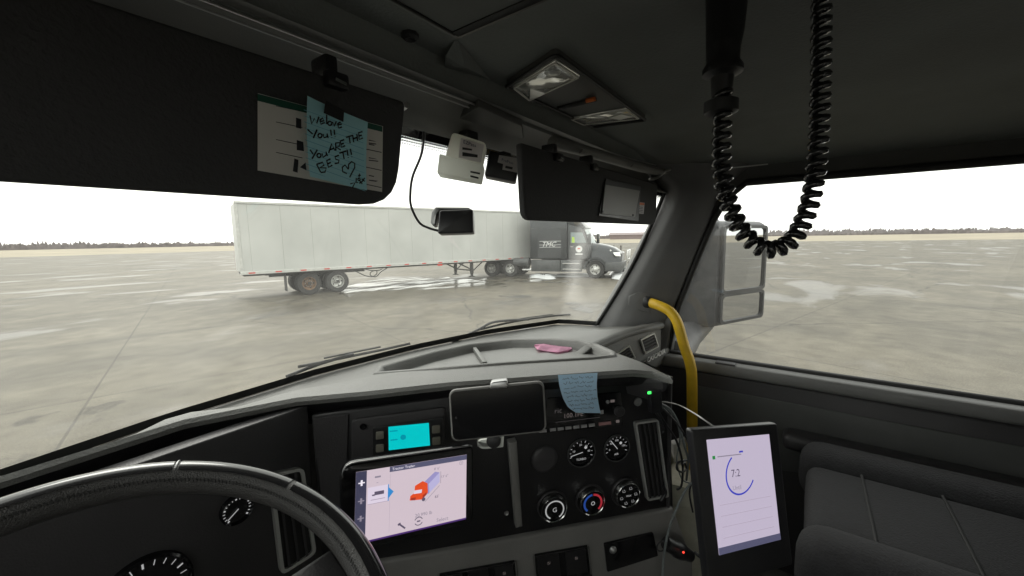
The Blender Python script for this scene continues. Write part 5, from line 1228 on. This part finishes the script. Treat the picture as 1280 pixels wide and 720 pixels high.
# ---- tablet at the right on a floor stand
tb2 = thing('tablet', 'black upright tablet with a blue ring on its lit screen, at the right', 'tablet', ond(930, 730, .64))
t4 = [ond(865, 537, .60), ond(972, 529, .68), ond(985, 722, .68), ond(887, 738, .60)]
BX, BY, BN = basis(t4[1]-t4[0], t4[0]-t4[3])
if BN.dot(V(EYE)-t4[0]) < 0: BN = -BN
tw2 = (t4[1]-t4[0]).length; th2 = (t4[0]-t4[3]).length; EL = t4[3]-t4[0]; EW = t4[1]-t4[0]
def TU(u, v, off=0): return t4[0]+EW*u+EL*v+BN*off
bm = new(); prism(bm, rounded([TU(0, 0), TU(1, 0), TU(1, 1), TU(0, 1)], .006, 4), -BN*.014, .003); obj('housing', bm, 'black_plastic', tb2, 50)
bm = new(); quad(bm, [TU(.135, .07, .0006), TU(.87, .07, .0006), TU(.87, .80, .0006), TU(.135, .80, .0006)]); sc2 = obj('display', bm, 'scr_tab', tb2)
def tarc(u, v, r, a0, a1, wd, m):
    bm = new(); c0 = TU(u, v, .0012); ribbon(bm, [c0+(BX*math.cos(R(a0+(a1-a0)*k/28))+BY*math.sin(R(a0+(a1-a0)*k/28)))*r for k in range(29)], wd, BN); obj('ring', bm, m, sc2)
tarc(.47, .305, .033, 130, 335, .0028, 'scr_arc'); tarc(.47, .305, .033, 98, 82, .0028, 'scr_arc')
exb, eyb = EW.normalized(), -EL.normalized()
for s_t, u, v, h, m in (('7:2', .36, .325, .017, 'scr_text'), ('Until', .36, .41, .010, 'scr_grey')):
    obj('screen_text', text_bm(s_t, h, TU(u, v, .0014), exb, eyb, BN), m, sc2)
bm = new(); quad(bm, [TU(.175, .175, .0012), TU(.205, .175, .0012), TU(.205, .197, .0012), TU(.175, .197, .0012)]); obj('screen_icon', bm, 'scr_green', sc2)
bm = new(); quad(bm, [TU(.23, .18, .0012), TU(.50, .18, .0012), TU(.50, .187, .0012), TU(.23, .187, .0012)]); obj('screen_line', bm, 'scr_grey', sc2)
bm = new(); quad(bm, [TU(.135, .755, .0011), TU(.87, .755, .0011), TU(.87, .80, .0011), TU(.135, .80, .0011)]); obj('screen_bar', bm, 'scr_slate', sc2)
for v in (.49, .56, .63, .70):
    bm = new(); quad(bm, [TU(.20, v, .0011), TU(.80, v, .0011), TU(.80, v+.003, .0011), TU(.20, v+.003, .0011)]); obj('screen_line', bm, 'scr_line', sc2)
bm = new(); tube(bm, [TU(.5, .6, -.014), TU(.5, .6, -.014)-BN*.04, TU(.5, .6)-BN*.06-Z*.15, Vector((TU(.5, .6).x+.05, TU(.5, .6).y+.02, H-1.1))], .012, 10); obj('stand', bm, 'rubber', tb2, 50)

# ---- cables and plugs beside the stack
ud = thing('usb_adapter', 'small black plug-in charger with a green light at the stack corner', 'charger', FP(815, 512, .01))
bm = new(); prism(bm, rounded([FP(808, 487, .072), FP(822, 486, .072), FP(824, 512, .072), FP(810, 514, .072)], .003, 3), FN*.014, .002); obj('case', bm, 'black_plastic', ud, 50)
bm = new(); quad(bm, [FP(809.5, 489.5, .0868), FP(814, 489, .0868), FP(814, 492.3, .0868), FP(809.5, 492.8, .0868)]); obj('light', bm, 'green_led', ud)
def cable(pts, r, m, label):
    bm = new(); tube(bm, spline(pts, 8), r, 8); return tag(obj('cable', bm, m, None, 60), label, 'cable', 'charging cables by the stack')
F2 = lambda x, y, o=.03: FP(x, y, o)
cable([F2(823, 502, .082), F2(835, 503, .08), F2(850, 507, .07), ond(870, 518, .66), ond(893, 534, .63)], .0013, 'cable_light', 'thin pale cable running from the charger to the tablet top')
cable([F2(824, 504, .082), F2(838, 512, .06), F2(848, 530, .05), F2(854, 552, .04), F2(860, 575, .0), F2(858, 600, -.04)], .0028, 'cable_grey', 'grey cable looping down from the charger behind the tablet')
cable([F2(820, 510, .082), F2(832, 530, .05), F2(846, 552, .04), F2(853, 580, .03), F2(852, 606, .02), F2(846, 612, .02)], .0026, 'cable', 'black cable hanging straight below the charger')
cable([F2(816, 511, .082), F2(824, 522, .05), F2(829, 535, .03), F2(829, 541, .03)], .0026, 'cable', 'short black cable end dangling over the tall vent')
cable([F2(873, 600, .06), F2(862, 606, .07), F2(852, 622, .08), F2(840, 650, .08), F2(832, 680, .08), F2(828, 720, .08), F2(826, 760, .08)], .0027, 'cable_grey', 'braided grey cable curving down past the lower panel')
cable([F2(858, 575, .02), F2(848, 578, .03), F2(846, 586, .03), F2(852, 590, .03), F2(858, 586, .02), F2(856, 578, .02)], .0024, 'cable', 'small loop of black cable beside the tablet')
cable([F2(820, 503, .025), F2(838, 520, .06), F2(858, 548, .05), F2(868, 585, .03), F2(862, 615, .03), F2(866, 640, .02)], .0022, 'cable', 'black cable bowing out towards the tablet edge')
cable([F2(826, 505, .02), F2(842, 520, .04), F2(850, 545, .03), F2(846, 575, .02), F2(852, 598, .02), F2(862, 604, .03)], .0018, 'cable_grey', 'thin grey cable hooking round under the loop beside the tablet')
hb = thing('power_plug', 'black cigarette lighter plug with a red light beside the tablet', 'plug', F2(850, 705, .02))
axp = (F2(880, 705, .06)-F2(832, 680, .06)).normalized(); bx_ = basis(axp.orthogonal(), axp.cross(axp.orthogonal()))
bm = new(); lathe(bm, F2(832, 679, .05), bx_, [(0, 0), (.014, .0), (.016, .004), (.016, .03), (.019, .036), (.019, .055), (.016, .062), (.013, .085), (0, .088)] if bx_[2].dot(axp) > 0 else [(0, 0), (.014, -.0), (.016, -.004), (.016, -.03), (.019, -.036), (.019, -.055), (.016, -.062), (.013, -.085), (0, -.088)], 20); obj('body', bm, 'black_plastic', hb, 50)
bm = new(); tube(bm, [F2(827, 683, .07)+(FA*math.cos(a)+Z*math.sin(a))*.012 for a in np.linspace(0, 6.0, 14)], .0018, 6); obj('ring', bm, 'cable', hb, 60)
bm = new(); lathe(bm, F2(854, 690, .076), disc_ax(), [(.0022, 0), (.0022, .002), (0, .002)], 8); obj('light', bm, 'red_led', hb)
for k in range(3):
    bm = new(); tube(bm, spline([F2(868+k*4, 690+k*3, .06), F2(876+k*3, 697+k*3, .07), F2(888, 706+k*4, .05)], 5), .0035, 6); obj('lead', bm, 'cable', hb, 60)
for pts, m in (([(829, 608), (832, 615), (829, 622), (826, 626)], 'cable'),):
    cable([F2(x, y, .02) for x, y in pts], .004, m, 'stubby black plug hanging under the tall vent')

# ---- pale bag and papers in the passenger footwell
bag = thing('paper_bag', 'pale crumpled bag standing in the passenger footwell', 'bag', E3(1.27, .29, -1.1))
bm = new(); random.seed(4); rows = []
for i in range(15):
    t = i/14; row = []
    for j in range(24):
        a = 2*math.pi*j/24; sx = .14*(1-.12*t); sy = .12*(1-.25*t)
        cx_ = abs(math.cos(a))**.6*math.copysign(1, math.cos(a)); cy_ = abs(math.sin(a))**.6*math.copysign(1, math.sin(a))
        row.append(E3(1.30+cx_*sx+random.uniform(-.008, .008), .27+cy_*sy+random.uniform(-.008, .008), -1.1+.36*t+random.uniform(-.006, .006)))
    rows.append(row+[row[0]])
loft(bm, rows); obj('bag_wall', bm, 'bag', bag, 25)
bm = new(); bm.faces.new([bm.verts.new(p) for p in [E3(1.30+math.cos(a)*.12, .27+math.sin(a)*.10, -.775) for a in np.linspace(0, 6.0, 14)]]); obj('bag_filling', bm, 'bag', bag)
bx = thing('paper_stack', 'white papers leaning behind the cables by the door', 'papers', E3(1.34, .30, -.74))
bm = new(); prism(bm, [onx(842, 556, 1.36), onx(866, 549, 1.36), onx(870, 598, 1.38), onx(845, 604, 1.38)], Vector((.02, .02, 0)), .002); obj('sheet', bm, 'paper_white', bx)
bm = new(); prism(bm, [onx(846, 600, 1.35), onx(866, 590, 1.35), onx(872, 612, 1.36), onx(850, 616, 1.36)], Vector((.012, .012, 0)), .002); obj('sheet', bm, 'paper_white', bx)

# ---- passenger seat
ps = thing('passenger_seat', 'dark cloth passenger seat with headrest beside the door', 'seat', E3(1.12, -.35, -1.1))
bm = new(); box(bm, E3(1.12, -.28, -.66), (.30, .50, .12), None, .03, 4); obj('cushion', bm, 'seat_cloth', ps, 60)
for sx in (-.2, .2):
    bm = new(); box(bm, E3(1.12+sx, -.28, -.645), (.12, .53, .15), None, .05, 4); obj('bolster', bm, 'seat_cloth', ps, 60)
for yy in (-.42, -.28, -.14):
    bm = new(); tube(bm, [E3(.98, yy, -.5995), E3(1.26, yy, -.5995)], .003, 6); obj('seam', bm, 'seat_seam', ps, 60)
tb_ = R(12); bx3 = (X, Vector((0, math.cos(tb_), math.sin(tb_))), Vector((0, -math.sin(tb_), math.cos(tb_))))
bm = new(); box(bm, E3(1.12, -.60, -.30), (.50, .14, .70), bx3, .05, 4); obj('backrest', bm, 'seat_cloth', ps, 60)
bm = new(); box(bm, E3(1.12, -.69, .11), (.28, .11, .17), bx3, .04, 4); obj('headrest', bm, 'seat_cloth', ps, 60)
bm = new(); box(bm, E3(1.12, -.30, -.90), (.42, .46, .36), None, .02, 2); obj('pedestal', bm, 'black_plastic', ps, 50)

# ================================================================== OUTSIDE THE GLASS
# wiper at rest on the glass
wi = thing('windshield_wiper', 'black wiper resting low across the outside of the windshield', 'wiper', ond(560, 432, 1.32))
def WO(x, y, k=.03): 
    p = ws_pt(x, y); 
    k *= .35
    return p+Vector((0, k, k*.7)) if p else onz(x, y, -.345)+Vector((0, .025, 0))
bl = [WO(x, y) for x, y in ((598, 416), (635, 407), (665, 401.5), (695, 397.5), (716, 395.5))]
bm = new(); tube(bm, spline(bl, 4), .0042, 6); obj('blade', bm, 'rubber', wi, 60)
bm = new(); tube(bm, spline([p+Vector((0, .004, .006)) for p in bl[1:4]], 4), .0022, 6); obj('blade_holder', bm, 'rubber', wi, 60)
bm = new(); tube(bm, spline([WO(572, 429, .02), WO(602, 414, .028), WO(618, 406.5, .034), WO(640, 403.5, .034), WO(664, 402, .03)], 4), .0048, 6); obj('arm', bm, 'rubber', wi, 60)
wi2 = thing('windshield_wiper', 'black wiper low along the driver side of the windshield', 'wiper', ond(420, 462, 1.2))
b2 = [WO(x, y) for x, y in ((376, 463), (410, 456), (445, 448.5), (480, 441), (515, 433))]
bm = new(); tube(bm, spline(b2, 4), .0042, 6); obj('blade', bm, 'rubber', wi2, 60)
bm = new(); tube(bm, spline([p+Vector((0, .006, .008)) for p in b2[1:4]], 4), .003, 6); obj('blade_holder', bm, 'rubber', wi2, 60)
bm = new(); tube(bm, spline([WO(360, 474, .02), WO(400, 460, .03), WO(445, 447, .034)], 4), .0048, 6); obj('arm', bm, 'rubber', wi2, 60)
bm = new(); bp_ = [q+Vector((0, .012, -.012)) for q in BOT]; loft(bm, [bp_, [q+Vector((0, .05, -.03)) for q in bp_], [q+Vector((0, .22, -.10)) for q in bp_]]); o = obj('cowl', bm, 'rubber', None, 60); tag(o, 'black cowl strip outside along the foot of the windshield', 'cowl')
# door mirror
mr_ = thing('side_mirror', 'tall grey truck side mirror outside the passenger window', 'mirror', E3(1.9, .34, -.42))
hs = [(1.80, .45), (1.83, .30), (2.14, .16), (2.17, .30), (2.02, .46)]
bm = new(); prism(bm, [E3(x, y, -.39) for x, y in hs], Z*.45, .03, 3); obj('housing', bm, 'mirror_shell', mr_, 50)
a, b = Vector((1.838, .292, 0)), Vector((2.135, .158, 0)); mn = Vector((b.y-a.y, -(b.x-a.x), 0)).normalized()
def MG(t, zr, off): p = a.lerp(b, t)+mn*off; return Vector((p.x, p.y, H+zr))
for z0, z1, nm in ((-.235, .03, 'flat_glass'), (-.365, -.255, 'wide_angle_glass')):
    bm = new(); prism(bm, rounded([MG(.05, z1, .001), MG(.97, z1, .001), MG(.97, z0, .001), MG(.05, z0, .001)], .02, 4), mn*.003); obj(nm, bm, 'mirror', mr_)
for z0, z1 in ((-.235, .03), (-.365, -.255)):
    oo = rounded([MG(.02, z1+.010, .0), MG(.995, z1+.010, .0), MG(.995, z0-.010, .0), MG(.02, z0-.010, .0)], .024, 4); ii = rounded([MG(.06, z1-.002, .0), MG(.96, z1-.002, .0), MG(.96, z0+.002, .0), MG(.06, z0+.002, .0)], .02, 4)
    bm = new(); frame_ring(bm, oo, ii, mn*.012); obj('glass_bezel', bm, 'rubber', mr_, 50)
bm = new(); tube(bm, [E3(1.95, .36, -.38), E3(1.80, .40, -.43), E3(1.56, .40, -.46)], [.05, .06, .07], 12); obj('lower_arm', bm, 'mirror_shell', mr_, 60)
bm = new(); tube(bm, [E3(1.95, .34, .05), E3(1.75, .36, .14), E3(1.56, .34, .17)], .025, 10); obj('upper_arm', bm, 'mirror_shell', mr_, 60)
